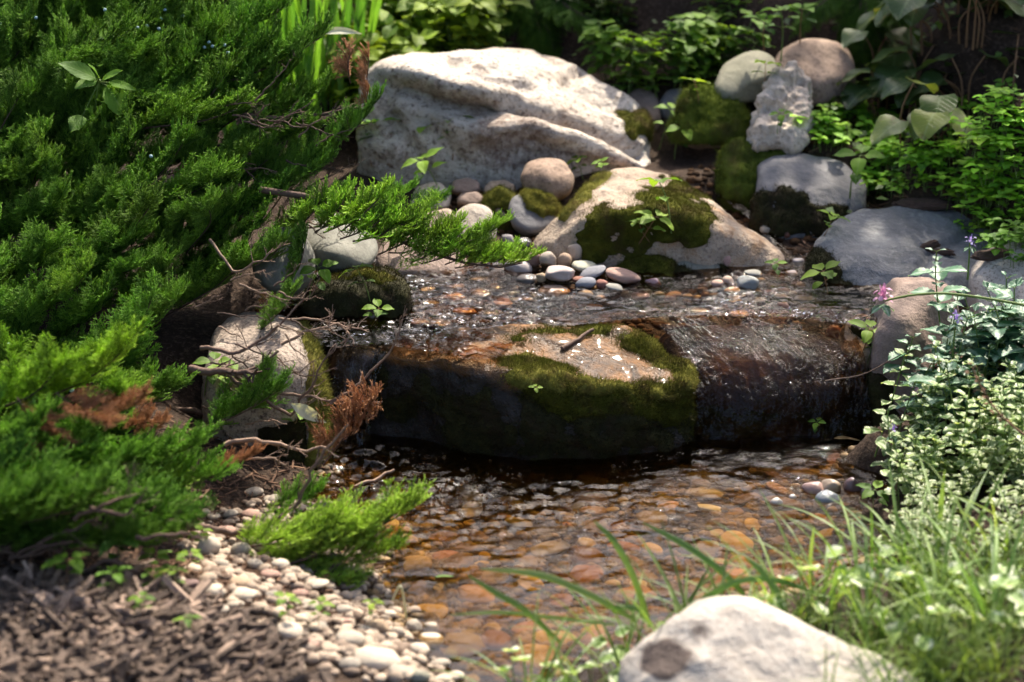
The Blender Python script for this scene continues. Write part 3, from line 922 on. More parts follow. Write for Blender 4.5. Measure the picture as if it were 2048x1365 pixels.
rock('mossy_rock', 'lower moss mound between the trickle and the blue-grey boulder', 'rock',
     [(1440, 350, .28), (1448, 300, .33), (1475, 280, .36), (1530, 285, .36), (1590, 295, .36), (1560, 330, .31), (1515, 375, .26), (1460, 380, .25)],
     'brown', rnd=14, amp=.006, seed=72, zb=.15, dback=.05, moss=[dict(top=-.5, n=9000, thick=.011, bl=.008, mat='mossbright')])
rock('river_stone', 'slanting olive-grey stone left of the rounded rust-coloured boulder', 'rock',
     [(1428, 170, .52), (1445, 130, .58), (1510, 98, .64), (1550, 108, .64), (1558, 140, .58), (1500, 165, .52), (1460, 190, .49)], 'olive', rnd=10, amp=.004, seed=73, zb=.32, dback=.08)
rock('boulder', 'rounded rust-coloured boulder behind the knobbly pale limestone', 'boulder',
     [(1545, 140, .58), (1560, 105, .62), (1610, 80, .67), (1670, 80, .68), (1708, 105, .65), (1712, 145, .59), (1640, 165, .54), (1560, 165, .55)], 'brown2', rnd=14, amp=.004, seed=74, zb=.3, dback=.12)
rock('boulder', 'dark brown boulder in deep shade at the top of the stream', 'boulder',
     [(1485, 85, .85), (1495, 30, .9), (1540, 5, .96), (1640, 0, 1.0), (1720, 20, .98), (1740, 80, .9), (1700, 115, .82), (1540, 110, .82)], 'brown2', rnd=14, amp=.006, seed=75, zb=.3, dback=.15)
rock('boulder', 'half-buried dark boulder in the shade under the top right foliage', 'boulder',
     [(1690, 70, .85), (1720, 20, .95), (1790, 10, 1.0), (1850, 40, .98), (1850, 130, .8), (1740, 140, .75)], 'brown', rnd=10, amp=.006, seed=76, zb=.3, dback=.15)
rock('rock', 'recess rock coloured black for shade behind the right end of the big boulder', 'rock',  # near-black stone colour stands in for shade in the recess
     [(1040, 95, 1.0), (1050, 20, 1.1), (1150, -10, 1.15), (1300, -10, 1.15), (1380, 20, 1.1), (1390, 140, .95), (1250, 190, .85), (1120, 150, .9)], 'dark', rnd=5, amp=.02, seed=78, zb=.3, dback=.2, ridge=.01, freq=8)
rock('rock', 'small dark stone at the right foot of the big boulder', 'rock', [(1250, 215, .6), (1260, 180, .64), (1290, 172, .65), (1318, 195, .63), (1322, 235, .57), (1290, 245, .55)], 'brown', rnd=12, amp=.004, seed=79, zb=.24, dback=.06)
rock('rock', 'grey stone by the trickle left of the moss mound', 'rock', [(1320, 210, .6), (1335, 180, .63), (1365, 175, .64), (1380, 200, .6), (1360, 225, .57)], 'bluegrey', rnd=12, amp=.004, seed=80, zb=.24, dback=.06)

# --- foreground boulder
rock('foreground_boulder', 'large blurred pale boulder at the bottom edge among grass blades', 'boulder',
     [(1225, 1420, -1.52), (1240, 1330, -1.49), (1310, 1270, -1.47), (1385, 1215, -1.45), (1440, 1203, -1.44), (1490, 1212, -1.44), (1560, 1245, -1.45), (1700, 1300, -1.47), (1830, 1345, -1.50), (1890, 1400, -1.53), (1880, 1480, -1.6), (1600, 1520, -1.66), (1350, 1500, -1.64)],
     'fore', sub=6, rnd=8, amp=.007, freq=9, seed=90, zb=.0, dback=.08, ridge=.004, dark_patches=[([(1285, 1290), (1340, 1270), (1380, 1300), (1370, 1350), (1320, 1370), (1285, 1340)], 1.0), ([(1375, 1240), (1420, 1235), (1430, 1280), (1390, 1290)], .85), ([(1385, 1290), (1420, 1300), (1400, 1340)], .7)])  # darker patches laid on the left front

# ------------------------------------------------------------------ pebbles (shared meshes, individual objects)
PEB = []
for k in range(9):
    V, F, E = ico(4)
    s = np.array([1, random.uniform(.72, .95), random.uniform(.5, .72)])
    W = V * s
    # flatten a few random facets
    rg = np.random.default_rng(100 + k)
    for _ in range(4 if k < 6 else 9):
        n = rg.normal(0, 1, 3)
        n /= np.linalg.norm(n)
        d = W @ n
        lim = d.max() * rg.uniform(.72, .88)
        W = W - n * np.clip(d - lim, 0, None)[:, None] * .85
    W = np.stack([vsmooth(W[:, c], E, 3 if k < 6 else 1) for c in range(3)], 1)
    W = W + V * (.05 * fbm(V * 1.6, 4, 200 + k))[:, None]
    W /= np.abs(W).max(0)
    PEB.append((W, F))


def peb_mesh(k, mat, cache={}):
    key = (k, mat)
    if key not in cache:
        mb = MB()
        mb.add(*PEB[k])
        cache[key] = mb.mesh('pebble_' + mat, M[mat])
    return cache[key]


def hit_ground(px, py):
    d = ray(px, py)
    h = GBVH.ray_cast(Vector(CAM), Vector(d).normalized())
    return np.array(h[0][:])


def pebble(px, py, w, h, col, phrase, mat='pebble', tilt=0.0, kind=None, sink=.12, group='cobbles heaped at the water edge', lift=0.0, z=None, flat=None):
    P = hit_ground(px, py + h * .40) if z is None else atz(px, py, z)
    s = pxsize(P)
    a = w * s / 2
    c = h * s / 2 * (1.0 if flat is None else flat)
    b = a * random.uniform(.75, 1.0)
    if flat is None:
        # the seen height is part tilt of the top: solve c from h
        c = max(.3 * a, math.sqrt(max((h * s / 2) ** 2 - (b * .34) ** 2, (.25 * a) ** 2)))
    k = random.randrange(9) if kind is None else kind
    o = link('pebble', peb_mesh(k, mat))
    P = np.array(P)
    P[2] += c * (1 - sink) + lift if z is None else lift
    P[1] += b * .5 if z is None else 0
    o.location = P
    o.scale = (a, b, c)
    o.rotation_euler = (random.uniform(-.12, .12), tilt, random.uniform(-.25, .25))
    o.color = (*col, 1)
    reg(o, phrase, P, 'stone', group)
    V, F = PEB[k]
    mw = Matrix.LocRotScale(o.location, o.rotation_euler, o.scale)
    if w > 24:
        W = V @ np.array(mw.to_3x3()).T + np.array(mw.translation)
        add_solid(W, F, o)
    return o


C_ = dict(grey=(.31, .295, .27), pale=(.47, .435, .38), beige=(.44, .37, .30), tan=(.40, .31, .22), brown=(.22, .15, .11), blue=(.22, .25, .28), pink=(.40, .26, .22), red=(.26, .10, .07), purple=(.20, .13, .13), black=(.045, .042, .045), white=(.62, .575, .50), dark=(.09, .075, .065), green=(.32, .33, .27), rust=(.42, .20, .08))
COB = [(1036, 546, 58, 40, 'pale', 'light grey angular cobble at the left end of the heap', 'pebble', .2), (1057, 565, 54, 32, 'dark', 'dark wet cobble under the light grey angular one', 'wetpebble', 0), (1098, 528, 40, 34, 'beige', 'beige egg-shaped cobble high on the left of the heap', 'pebble', .1),
       (1129, 530, 31, 33, 'tan', 'tan upright cobble between beige and grey-tan ones', 'pebble', .8), (1149, 513, 31, 38, 'beige', 'grey-tan upright cobble topmost against the moss', 'pebble', 1.2), (1065, 527, 36, 34, 'brown', 'brown cobble shaded by the juniper tip', 'pebble', 0),
       (1119, 556, 60, 35, 'pale', 'pale speckled cobble in the middle of the left heap', 'pebble', 0), (1169, 541, 52, 27, 'pale', 'pale grey flat cobble above the slanted blue-grey one', 'pebble', .1), (1183, 553, 62, 28, 'blue', 'slanted blue-grey cobble beside the pinkish one', 'pebble', -.35),
       (1246, 561, 76, 35, 'pink', 'long pinkish-brown cobble, largest of the heap', 'pebble', .25), (1171, 575, 44, 26, 'blue', 'slate-blue oval cobble near the waterline', 'pebble', -.1), (1159, 567, 31, 16, 'red', 'dark red sliver cobble beside the slate-blue oval', 'pebble', 0),
       (1204, 577, 26, 23, 'red', 'brick-red small cobble below the pinkish one', 'pebble', .2), (1229, 583, 42, 20, 'grey', 'mid grey flat cobble right of the brick-red one', 'pebble', .2), (1306, 575, 35, 25, 'purple', 'purple-brown round cobble at the heap right end', 'pebble', 0),
       (1171, 591, 32, 22, 'white', 'whitish wet cobble at the waterline', 'wetpebble', 0), (1110, 583, 70, 30, 'tan', 'wide tan cobble half under water', 'wetpebble', 0), (1280, 593, 47, 23, 'purple', 'dark purple wet cobble at the waterline', 'wetpebble', -.1),
       (1318, 594, 26, 21, 'grey', 'grey bead-like cobble at the waterline', 'wetpebble', 0), (1252, 593, 24, 21, 'grey', 'small grey wet cobble left of the dark purple one', 'wetpebble', 0), (1082, 563, 22, 21, 'tan', 'little tan cobble beside the dark wet one', 'pebble', 0),
       (1016, 487, 28, 25, 'grey', 'grey cobble on its own above the juniper tip', 'pebble', .3), (1051, 487, 38, 21, 'black', 'black shiny cobble left of the wedge boulder foot', 'wetpebble', .2), (1121, 511, 32, 16, 'grey', 'flat grey cobble behind the beige egg-shaped one', 'pebble', 0),
       (1202, 599, 23, 18, 'tan', 'little tan wet cobble below the brick-red one', 'wetpebble', 0), (1339, 600, 29, 24, 'pink', 'reddish wet cobble below the grey domed stone', 'wetpebble', 0), (1437, 576, 30, 20, 'tan', 'tan cobble right of the grey domed stone', 'pebble', 0),
       (1457, 571, 27, 23, 'tan', 'tan cobble leaning on the grey-green one', 'pebble', .3), (1495, 577, 46, 35, 'green', 'grey-green round cobble, largest of the right group', 'pebble', 0), (1507, 554, 38, 18, 'grey', 'flat brown-grey cobble behind the grey-green one', 'pebble', 0),
       (1464, 588, 34, 15, 'tan', 'thin tan cobble in front of the grey-green one', 'pebble', 0), (1486, 601, 20, 22, 'blue', 'small blue upright cobble at the waterline', 'wetpebble', 1.3), (1396, 601, 22, 20, 'purple', 'small purple cobble below the grey domed stone', 'wetpebble', 0),
       (1411, 596, 20, 22, 'purple', 'purple-grey upright cobble below the grey domed stone', 'wetpebble', 1.3), (1378, 592, 30, 13, 'grey', 'thin grey cobble below the grey domed stone', 'wetpebble', 0), (1516, 604, 39, 18, 'dark', 'dark grey wet cobble in shallow water', 'wetpebble', 0),
       (1562, 593, 42, 15, 'blue', 'pale blue flat stone in shallow water', 'wetpebble', 0), (1584, 555, 26, 18, 'grey', 'grey pebble beside the little green seedling', 'pebble', 0), (1567, 612, 28, 19, 'red', 'red stone in shallow water', 'wetpebble', .2),
       (1608, 601, 45, 13, 'blue', 'long grey-blue stone at the right waterline', 'wetpebble', 0), (1536, 467, 34, 25, 'beige', 'beige pebble in the trickle channel', 'pebble', 0), (1572, 471, 18, 18, 'red', 'maroon pebble in the trickle channel', 'wetpebble', 0),
       (1454, 533, 34, 40, 'pink', 'pinkish stone leaning on the grey domed stone', 'pebble', 1.0), (1668, 670, 34, 38, 'red', 'dark red shiny stone beside the cascade', 'wetpebble', 1.0), (1630, 645, 40, 24, 'dark', 'dark wet stone at the top of the cascade', 'wetpebble', 0),
       (1597, 525, 26, 18, 'grey', 'grey pebble at the trickle mouth', 'wetpebble', 0), (1515, 420, 26, 18, 'brown', 'brown pebble midway down the trickle channel', 'wetpebble', 0), (1480, 405, 22, 16, 'purple', 'purple pebble high in the trickle channel', 'wetpebble', 0),
       (1460, 450, 24, 16, 'grey', 'grey pebble low in the trickle channel', 'wetpebble', 0), (1500, 490, 24, 16, 'brown', 'brown pebble behind the wedge boulder tail', 'wetpebble', 0), (1005, 512, 26, 18, 'beige', 'beige pebble behind the juniper tip', 'pebble', 0)]
for px, py, w, h, c, ph, mt, tl in COB:
    lift = .0 if mt == 'wetpebble' else .006
    cc = tuple(v * random.uniform(.92, 1.1) for v in C_[c])
    pebble(px, py, w, h, cc, ph, mt, tilt=tl if abs(tl) < .9 else 0, lift=lift)
for i in range(34):
    if i < 20:
        px, py = random.uniform(1345, 1620), random.uniform(560, 604)
    else:
        px, py = random.uniform(985, 1330), random.uniform(578, 604)
    c = random.choice(['grey', 'grey', 'tan', 'brown', 'purple', 'blue', 'pale'])
    pebble(px, py, random.uniform(16, 30), random.uniform(11, 17), tuple(v * random.uniform(.7, 1.0) for v in C_[c]), f'small {c if c != "blue" else "bluish"} pebble in the cobble edging of the upper stream', random.choice(['pebble', 'wetpebble']))
# stones poking out of or lying in the upper stream
for i, (px, py, w, h, c) in enumerate([(790, 590, 40, 22, 'rust'), (850, 580, 46, 24, 'dark'), (900, 575, 60, 26, 'brown'), (910, 598, 50, 26, 'rust'), (955, 562, 46, 20, 'dark'), (880, 655, 56, 32, 'dark'), (840, 650, 46, 28, 'brown'), (790, 640, 50, 36, 'dark'), (765, 640, 36, 30, 'rust'), (960, 590, 44, 24, 'purple'),
                                       (860, 610, 40, 18, 'brown'), (1010, 610, 50, 18, 'rust'), (1060, 600, 40, 16, 'brown'), (930, 625, 50, 20, 'rust'), (985, 630, 46, 16, 'dark'), (1400, 625, 40, 14, 'brown'), (1480, 630, 44, 16, 'rust'), (1550, 632, 40, 16, 'dark'), (820, 570, 34, 18, 'purple'), (1610, 620, 36, 16, 'brown')]):
    pebble(px, py, w, h, tuple(v * random.uniform(.8, 1.1) for v in C_[c]), {'rust': 'rust-coloured', 'dark': 'dark shiny', 'brown': 'brown', 'purple': 'purplish'}[c] + ' wet stone washed by the upper stream', 'wetpebble', group='stones in the upper stream')
# stones breaking the pool surface on the right
for px, py, w, h, c, ph in [(1630, 972, 52, 30, 'pink', 'pinkish wet stone breaking the pool surface'), (1662, 970, 44, 34, 'tan', 'tan wet stone in the emergent group near the right bank'), (1708, 966, 40, 36, 'purple', 'pointed purple wet stone near the right bank'), (1658, 992, 56, 24, 'blue', 'grey wet stone in front of the emergent group'),
                            (1742, 984, 40, 22, 'dark', 'dark wet stone touching the right bank plants'), (1556, 1004, 28, 16, 'white', 'whitish pebble breaking the pool surface left of the group'), (1588, 996, 18, 10, 'white', 'tiny white flat pebble on the pool surface')]:
    P = atz(px, py + h * .4, 0)
    s = pxsize(P)
    o = link('pebble', peb_mesh(random.choice([6, 7, 8]), 'wetpebble'))
    o.location = (P[0], P[1] + .01, .0)
    o.scale = (w * s / 2, w * s / 2 * .8, h * s * .62)
    o.rotation_euler = (.1, random.uniform(-.15, .15), random.uniform(-.4, .4))
    o.color = (*C_[c], 1)
    reg(o, ph, P, 'stone', 'stones breaking the pool surface')

# shore stones, left foreground: first those one can pick out, then the scatter between them
SH = [(425, 1189, 50, 45, 'white'), (485, 1190, 60, 30, 'white'), (470, 1212, 40, 22, 'pale'), (440, 1222, 38, 22, 'pale'), (480, 1166, 46, 26, 'tan'), (415, 1094, 56, 48, 'white'), (450, 1066, 46, 26, 'pink'), (482, 1101, 46, 36, 'pale'), (522, 1096, 34, 28, 'white'), (580, 1109, 36, 26, 'pale'),
      (665, 1124, 42, 40, 'pink'), (575, 1264, 66, 40, 'white'), (700, 1281, 66, 42, 'pale'), (755, 1254, 50, 36, 'tan'), (795, 1266, 36, 28, 'pale'), (830, 1254, 40, 32, 'pale'), (862, 1258, 36, 32, 'white'), (862, 1283, 56, 32, 'white'), (755, 1321, 106, 50, 'white'), (840, 1354, 46, 32, 'green'), (840, 1299, 44, 26, 'white'),
      (160, 1264, 36, 30, 'purple'), (630, 1169, 60, 26, 'white'), (655, 1159, 36, 14, 'rust'), (702, 1165, 32, 14, 'rust'), (640, 1021, 60, 14, 'black'), (695, 1016, 46, 18, 'dark'), (380, 1170, 40, 22, 'purple'), (600, 1190, 40, 24, 'pink'), (540, 1150, 44, 22, 'pink'), (560, 1130, 40, 26, 'white'),
      (620, 1215, 44, 26, 'pale'), (660, 1200, 36, 22, 'beige'), (690, 1222, 40, 28, 'pale'), (720, 1200, 36, 20, 'beige'), (740, 1225, 34, 22, 'tan'), (520, 1215, 40, 24, 'beige'), (545, 1190, 34, 20, 'grey'), (510, 1130, 36, 24, 'grey'), (440, 1130, 40, 26, 'pale'), (620, 1085, 40, 24, 'pale'), (660, 1075, 36, 20, 'beige'),
      (600, 1055, 36, 20, 'pink'), (565, 1070, 40, 24, 'pale'), (700, 1100, 30, 18, 'tan'), (880, 1330, 46, 26, 'pale'), (900, 1310, 34, 20, 'green'), (800, 1345, 50, 30, 'pale'), (700, 1330, 50, 30, 'grey'), (660, 1300, 44, 26, 'beige'), (620, 1290, 40, 24, 'pink'), (640, 1255, 36, 22, 'grey'),
      (910, 1355, 40, 24, 'white'), (940, 1362, 44, 24, 'pale'), (885, 1362, 40, 26, 'white'), (965, 1350, 30, 16, 'grey'), (935, 1335, 32, 18, 'green'), (545, 1000, 40, 24, 'pale'), (590, 1010, 34, 20, 'beige'), (510, 985, 36, 22, 'pale'), (500, 1030, 40, 24, 'pink'), (540, 1040, 30, 20, 'white'), (460, 1030, 34, 22, 'grey'), (780, 1230, 30, 20, 'white'), (730, 1260, 30, 20, 'grey'), (690, 1245, 30, 18, 'pink')]
CN = dict(white='white', pale='pale grey', tan='tan', pink='pink', green='greenish white', purple='purple-grey', rust='orange', black='black slate', dark='dark', beige='beige', grey='grey')
for px, py, w, h, c in SH:
    cc = np.array(C_[c]) * random.uniform(.95, 1.18)
    zone = 'among the wood chips' if px < 300 else 'beside the pool under the juniper' if py < 1140 else 'on the pebble shore' if py < 1245 else 'on the near shore at the bottom edge'
    size = 'large ' if w > 55 else ''
    pebble(px, py, w * .95, h * .95, tuple(np.clip(cc * np.array([.86, .80, .72]), 0, .7)), f'{size}{CN[c]} stone {zone}', 'pebble', tilt=random.uniform(-.2, .2), group='loose stones on the left shore', sink=.25)

# pool bed stones seen through the water
BEDC = [('orange-brown', (.40, .225, .075)), ('rust-red', (.33, .145, .055)), ('ochre', (.44, .31, .11)), ('tan', (.40, .30, .16)), ('dark brown', (.13, .075, .04)), ('pale', (.54, .45, .32)), ('olive-brown', (.22, .165, .075))]
placed = []
tries = 0
while len(placed) < 215 and tries < 9000:
    tries += 1
    px = random.uniform(655, 1800)
    py = 915 + (1345 - 915) * random.random() ** .85
    left = 655 + max(0, py - 960) * .62
    if px < left or (px > 1250 and py > 1270) or (px > 1750 and py > 1000):
        continue
    w = random.choice([36, 44, 54, 64, 74, 86, 98]) * (.75 + .5 * (py - 900) / 450)
    if any(abs(px - a) < (w + c) * .40 and abs(py - b) < (w + c) * .135 for a, b, c in placed):
        continue
    placed.append((px, py, w))
    gz = -.06
    P = atz(px, py, gz)
    P[2] = gnd(P[0], P[1])
    if P[2] > -.018:
        placed.pop()
        continue
    s = pxsize(P)
    nm, c = random.choices(BEDC, [4, 2, 4, 4, 5, 2, 4])[0]
    k = random.randrange(9)
    a = w * s / 2
    hz = min(a * random.uniform(.15, .30), (-.006 - P[2]) * .9)
    o = link('bed_stone', peb_mesh(k, 'bed'))
    o.location = (P[0], P[1], P[2] + hz * .35)
    o.scale = (a, a * random.uniform(.55, .85), hz)
    o.rotation_euler = (random.uniform(-.15, .15), random.uniform(-.15, .15), random.uniform(0, 6.28))
    cc = np.clip(np.array(c) * random.uniform(.7, 1.7), 0, .8)
    o.color = (*cc, 1)
    sz = 'large' if w > 70 else 'small' if w < 42 else 'mid-sized'
    zone = ('just below the mossy ledge' if py < 985 else 'in mid pool' if py < 1100 else 'in the near pool') + (' at left' if px < 950 else ' at right' if px > 1420 else '')
    reg(o, f'{sz} {nm} bed stone {zone}', P, 'stone', 'stones on the pool bed')

# ------------------------------------------------------------------ ray casting on what is built so far
_allV = [GV] + [s[0] for s in SOLIDS]
_allF = []
off = 0
gt = np.concatenate([GF[:, [0, 1, 2]], GF[:, [0, 2, 3]]])
_allF.append(gt)
off = len(GV)
for V, F, o in SOLIDS:
    _allF.append(F + off)
    off += len(V)
BVH = BVHTree.FromPolygons(np.concatenate(_allV).tolist(), np.concatenate(_allF).tolist())


def cast(px, py):
    d = Vector(ray(px, py)).normalized()
    h = BVH.ray_cast(Vector(CAM), d)
    return np.array(h[0][:]) if h[0] is not None else None


def drop(x, y, z=3.0):
    h = BVH.ray_cast(Vector((x, y, z)), Vector((0, 0, -1)))
    return h[0].z if h[0] is not None else gnd(x, y)


# ------------------------------------------------------------------ gravel (uncountable)
def small_stones(name, pts, sizes, mat, cols=None):
    V, F, _ = ico(2)
    mb = MB()
    for i, (p, s) in enumerate(zip(pts, sizes)):
        sc = np.array([s, s * random.uniform(.6, .95), s * random.uniform(.4, .7)])
        W = V * sc * (1 + .18 * RNG.normal(0, .5, (len(V), 1)).clip(-1, 1))
        a = random.uniform(0, 6.28)
        R = np.array([[math.cos(a), -math.sin(a), 0], [math.sin(a), math.cos(a), 0], [0, 0, 1]])
        A = np.zeros((len(V), 3))
        A[:, 2] = random.random()
        mb.add(W @ R.T + p, F, A)
    return tag(mb.build(name, mat), kind='stuff')


M['gravelbed'] = plain_mat('bed_gravel', (.022, .014, .007), (.26, .16, .065), scale=40, rough=.7, bump=.3)
M['gravel'] = plain_mat('shore_gravel', (.10, .062, .043), (.46, .37, .28), scale=40, rough=.85, bump=.3)
M['gravelwet'] = plain_mat('stream_gravel', (.014, .009, .006), (.095, .05, .024), scale=40, rough=.9, bump=.3, spec=.08)
pts, sz = [], []
for _ in range(4600):
    px, py = random.uniform(640, 1850), random.uniform(890, 1365)
    P = atz(px, py, -.06)
    z = gnd(P[0], P[1])
    if z < .005:
        pts.append((P[0], P[1], z))
        sz.append(random.uniform(.004, .012))
tag(small_stones('bed_gravel', pts, sz, M['gravelbed']), 'orange-brown gravel covering the pool bed', 'gravel')
pts, sz = [], []
SHORE = [(480, 1010), (640, 960), (690, 1060), (770, 1150), (800, 1240), (900, 1365), (620, 1365), (520, 1250), (400, 1220), (370, 1090)]
while len(pts) < 1000:
    px, py = random.uniform(360, 920), random.uniform(960, 1375)
    if inpoly(np.array([px + random.gauss(0, 25)]), np.array([py + random.gauss(0, 14)]), SHORE)[0]:
        P = atz(px, py, .03)
        pts.append((P[0], P[1], gnd(P[0], P[1]) + .003))
        sz.append(random.uniform(.003, .013))
tag(small_stones('shore_gravel', pts, sz, M['gravel']), 'pale loose gravel between the stones of the left shore', 'gravel')
pts, sz = [], []
for _ in range(2600):
    r = random.random()
    if r < .6:
        P = atz(random.uniform(660, 1700), random.uniform(560, 665), .12)
    elif r < .8:
        P = atz(random.uniform(1380, 1640), random.uniform(380, 600), .18)
    else:
        P = atz(random.uniform(820, 1120), random.uniform(380, 560), .18)
    pts.append((P[0], P[1], gnd(P[0], P[1]) + .001))
    sz.append(random.uniform(.004, .012))
tag(small_stones('stream_gravel', pts, sz, M['gravelwet']), 'dark wet gravel in the upper stream and trickle channel', 'gravel')

# ------------------------------------------------------------------ wood mulch and litter (uncountable)
def chips(name, pts, mat, lo, hi, zj=.25):
    mb = MB()
    F = np.array([[0, 1, 2, 3], [4, 7, 6, 5], [0, 4, 5, 1], [1, 5, 6, 2], [2, 6, 7, 3], [3, 7, 4, 0]])
    for p in pts:
        l, w, t = lo + (hi - lo) * random.random() ** 1.7, random.uniform(.06, .17), random.uniform(.03, .08)
        b = np.array([[-.5, -.5, 0], [.5, -.35, 0], [.55, .4, 0], [-.45, .5, 0], [-.5, -.4, 1], [.5, -.3, 1], [.5, .4, 1], [-.5, .4, 1]]) * np.array([l, l * w, l * t])
        R = np.array((Matrix.Rotation(random.uniform(0, 6.28), 3, 'Z') @ Matrix.Rotation(random.gauss(0, zj), 3, 'Y') @ Matrix.Rotation(random.gauss(0, zj), 3, 'X')))
        A = np.zeros((8, 3))
        A[:, 2] = random.random() ** 2.2 * min(1, max(.15, .6 + 1.2 * float(vnoise(np.array([[p[0] * 11, p[1] * 14, 1.0]]), 4)[0])))
        mb.add(b @ R.T + p, F, A)
    return tag(mb.build(name, mat, smooth=False), kind='stuff')


pts = []
MULCH = [(-60, 1180), (180, 1195), (380, 1215), (520, 1265), (560, 1330), (640, 1400), (-60, 1420)]
while len(pts) < 6500:
    px, py = random.uniform(-60, 680), random.uniform(1130, 1420)
    if inpoly(np.array([px + random.gauss(0, 34)]), np.array([py + random.gauss(0, 26)]), MULCH)[0]:
        P = atz(px, py, .09)
        pts.append((P[0], P[1], gnd(P[0], P[1]) + random.uniform(0, .012)))
tag(chips('wood_mulch', pts, M['mulch'], .008, .095), 'grey-brown shredded wood mulch at the bottom left', 'mulch')
pts = []
for _ in range(4600):
    r = random.random()
    if r < .35:
        px, py = random.uniform(1600, 2048), random.uniform(200, 620)
        z = .25
    elif r < .8:
        px, py = random.uniform(300, 760), random.uniform(900, 1250)
        z = .03
    else:
        px, py = random.uniform(0, 500), random.uniform(1000, 1200)
        z = .1
    P = hit_ground(px, py) if r < .35 and random.random() < .3 else atz(px, py, z)
    pts.append((P[0], P[1], gnd(P[0], P[1]) + .003))
tag(chips('leaf_litter', pts, M['litter'], .008, .03), 'brown needle and bark litter on the banks', 'litter')

# ------------------------------------------------------------------ water
def water_grid(name, x0, x1, y0, y1, z, step, mat, keep=None, wave=.003, freq=(14, 20), label=None, bumps=()):
    xs, ys = np.arange(x0, x1, step), np.arange(y0, y1, step)
    X, Y = np.meshgrid(xs, ys)
    X, Y = X.ravel(), Y.ravel()
    P = np.stack([X * freq[0], Y * freq[1], 0 * X], 1)
    Q = np.stack([X * 7, Y * 10, 0 * X + 3], 1)
    amp = .25 + 1.1 * np.clip(fbm(Q, 3, 44) * 2.2 + .35, 0, 1)
    Z = z + amp * (wave * fbm(P, 4, 5) + wave * .5 * fbm(P * 2.7, 3, 8))
    for (bx, by, br, ba) in bumps:
        d = np.hypot(X - bx, (Y - by) * 1.3)
        Z += ba * np.exp(-(d / br) ** 2) * (fbm(np.stack([X * 55, Y * 75, 0 * X], 1), 3, 6)) * 2
    V = np.stack([X, Y, Z], 1)
    F = gridfaces(len(xs), len(ys))
    if keep is not None:
        k = keep(V)
        F = F[k[F].all(1)]
    mb = MB()
    used = np.unique(F)
    rm = -np.ones(len(V), int)
    rm[used] = np.arange(len(used))
    mb.add(V[used], rm[F], V[used])
    return tag(mb.build(name, mat), label, None, None, 'structure')


fx = atz(720, 905, 0)
cx = atz(1560, 895, 0)
water_grid('pool_water', -.62, .95, -1.62, -.30, 0.0, .006, WATER_POOL, wave=.0032, bumps=[(fx[0], fx[1] - .03, .13, .006), (cx[0], cx[1] - .02, .16, .002), (fx[0] + .13, fx[1] - .17, .17, .0035), (fx[0] + .36, fx[1] - .24, .2, .0025)])
LIP = [(560, 690), (690, 697), (760, 690), (850, 703), (940, 722), (1000, 716), (1050, 665), (1250, 640), (1296, 638), (1400, 633), (1580, 636), (1700, 651), (1720, 660), (1760, 660)]


def keep_up(V):
    p = proj(V)
    lx, ly = zip(*LIP)
    return p[:, 1] < np.interp(p[:, 0], lx, ly)


water_grid('stream_water', -.45, .72, -.56, .05, Z_UP, .004, WATER_UP, keep=keep_up, wave=.0068, freq=(34, 52))


def sheet(name, rows, mat, nu, nv, wave, fr, seed, flow=1.0):
    """water sheet through rows of points (each row: points across, from source to foot)"""
    R = []
    for r in rows:
        P = np.array([at(*p) for p in r])
        t = np.linspace(0, len(P) - 1, nu)
        i = np.clip(t.astype(int), 0, len(P) - 2)
        f = (t - i)[:, None]
        f = f * f * (3 - 2 * f) * .5 + f * .5
        R.append(P[i] * (1 - f) + P[i + 1] * f)
    R = np.array(R)
    t = np.linspace(0, len(R) - 1, nv)
    out = []
    for tv in t:            # Catmull-Rom down the flow
        i = min(int(tv), len(R) - 2)
        f = tv - i
        p0, p1, p2, p3 = R[max(i - 1, 0)], R[i], R[i + 1], R[min(i + 2, len(R) - 1)]
        out.append(.5 * (2 * p1 + (p2 - p0) * f + (2 * p0 - 5 * p1 + 4 * p2 - p3) * f * f + (3 * p1 - p0 - 3 * p2 + p3) * f ** 3))
    G = np.array(out)
    V = G.reshape(-1, 3)
    du = np.gradient(G, axis=1).reshape(-1, 3)
    dv = np.gradient(G, axis=0).reshape(-1, 3)
    n = np.cross(dv, du)
    n /= np.linalg.norm(n, axis=1, keepdims=True) + 1e-12
    n[n[:, 2] < 0] *= -1
    arc = np.concatenate([[0], np.cumsum(np.linalg.norm(np.diff(G, axis=0), axis=2).mean(1))])
    across = np.concatenate([[0], np.cumsum(np.linalg.norm(np.diff(G, axis=1), axis=2).mean(0))])
    A = np.stack(np.meshgrid(across, arc), -1).reshape(-1, 2)
    A = np.concatenate([A, np.zeros((len(A), 1))], 1)
    w = fbm(A * np.array([fr, fr * flow, 1]), 4, seed) + .5 * fbm(A * np.array([fr * 2.6, fr * flow * 2.0, 1]) + 7, 3, seed + 4)
    V = V + n * (wave * w)[:, None]
    mb = MB()
    mb.add(V, gridfaces(nu, nv)[:, ::-1], A)      # rows run towards the camera: wind the faces so they look up
    return tag(mb.build(name, mat), None, None, None, 'structure')


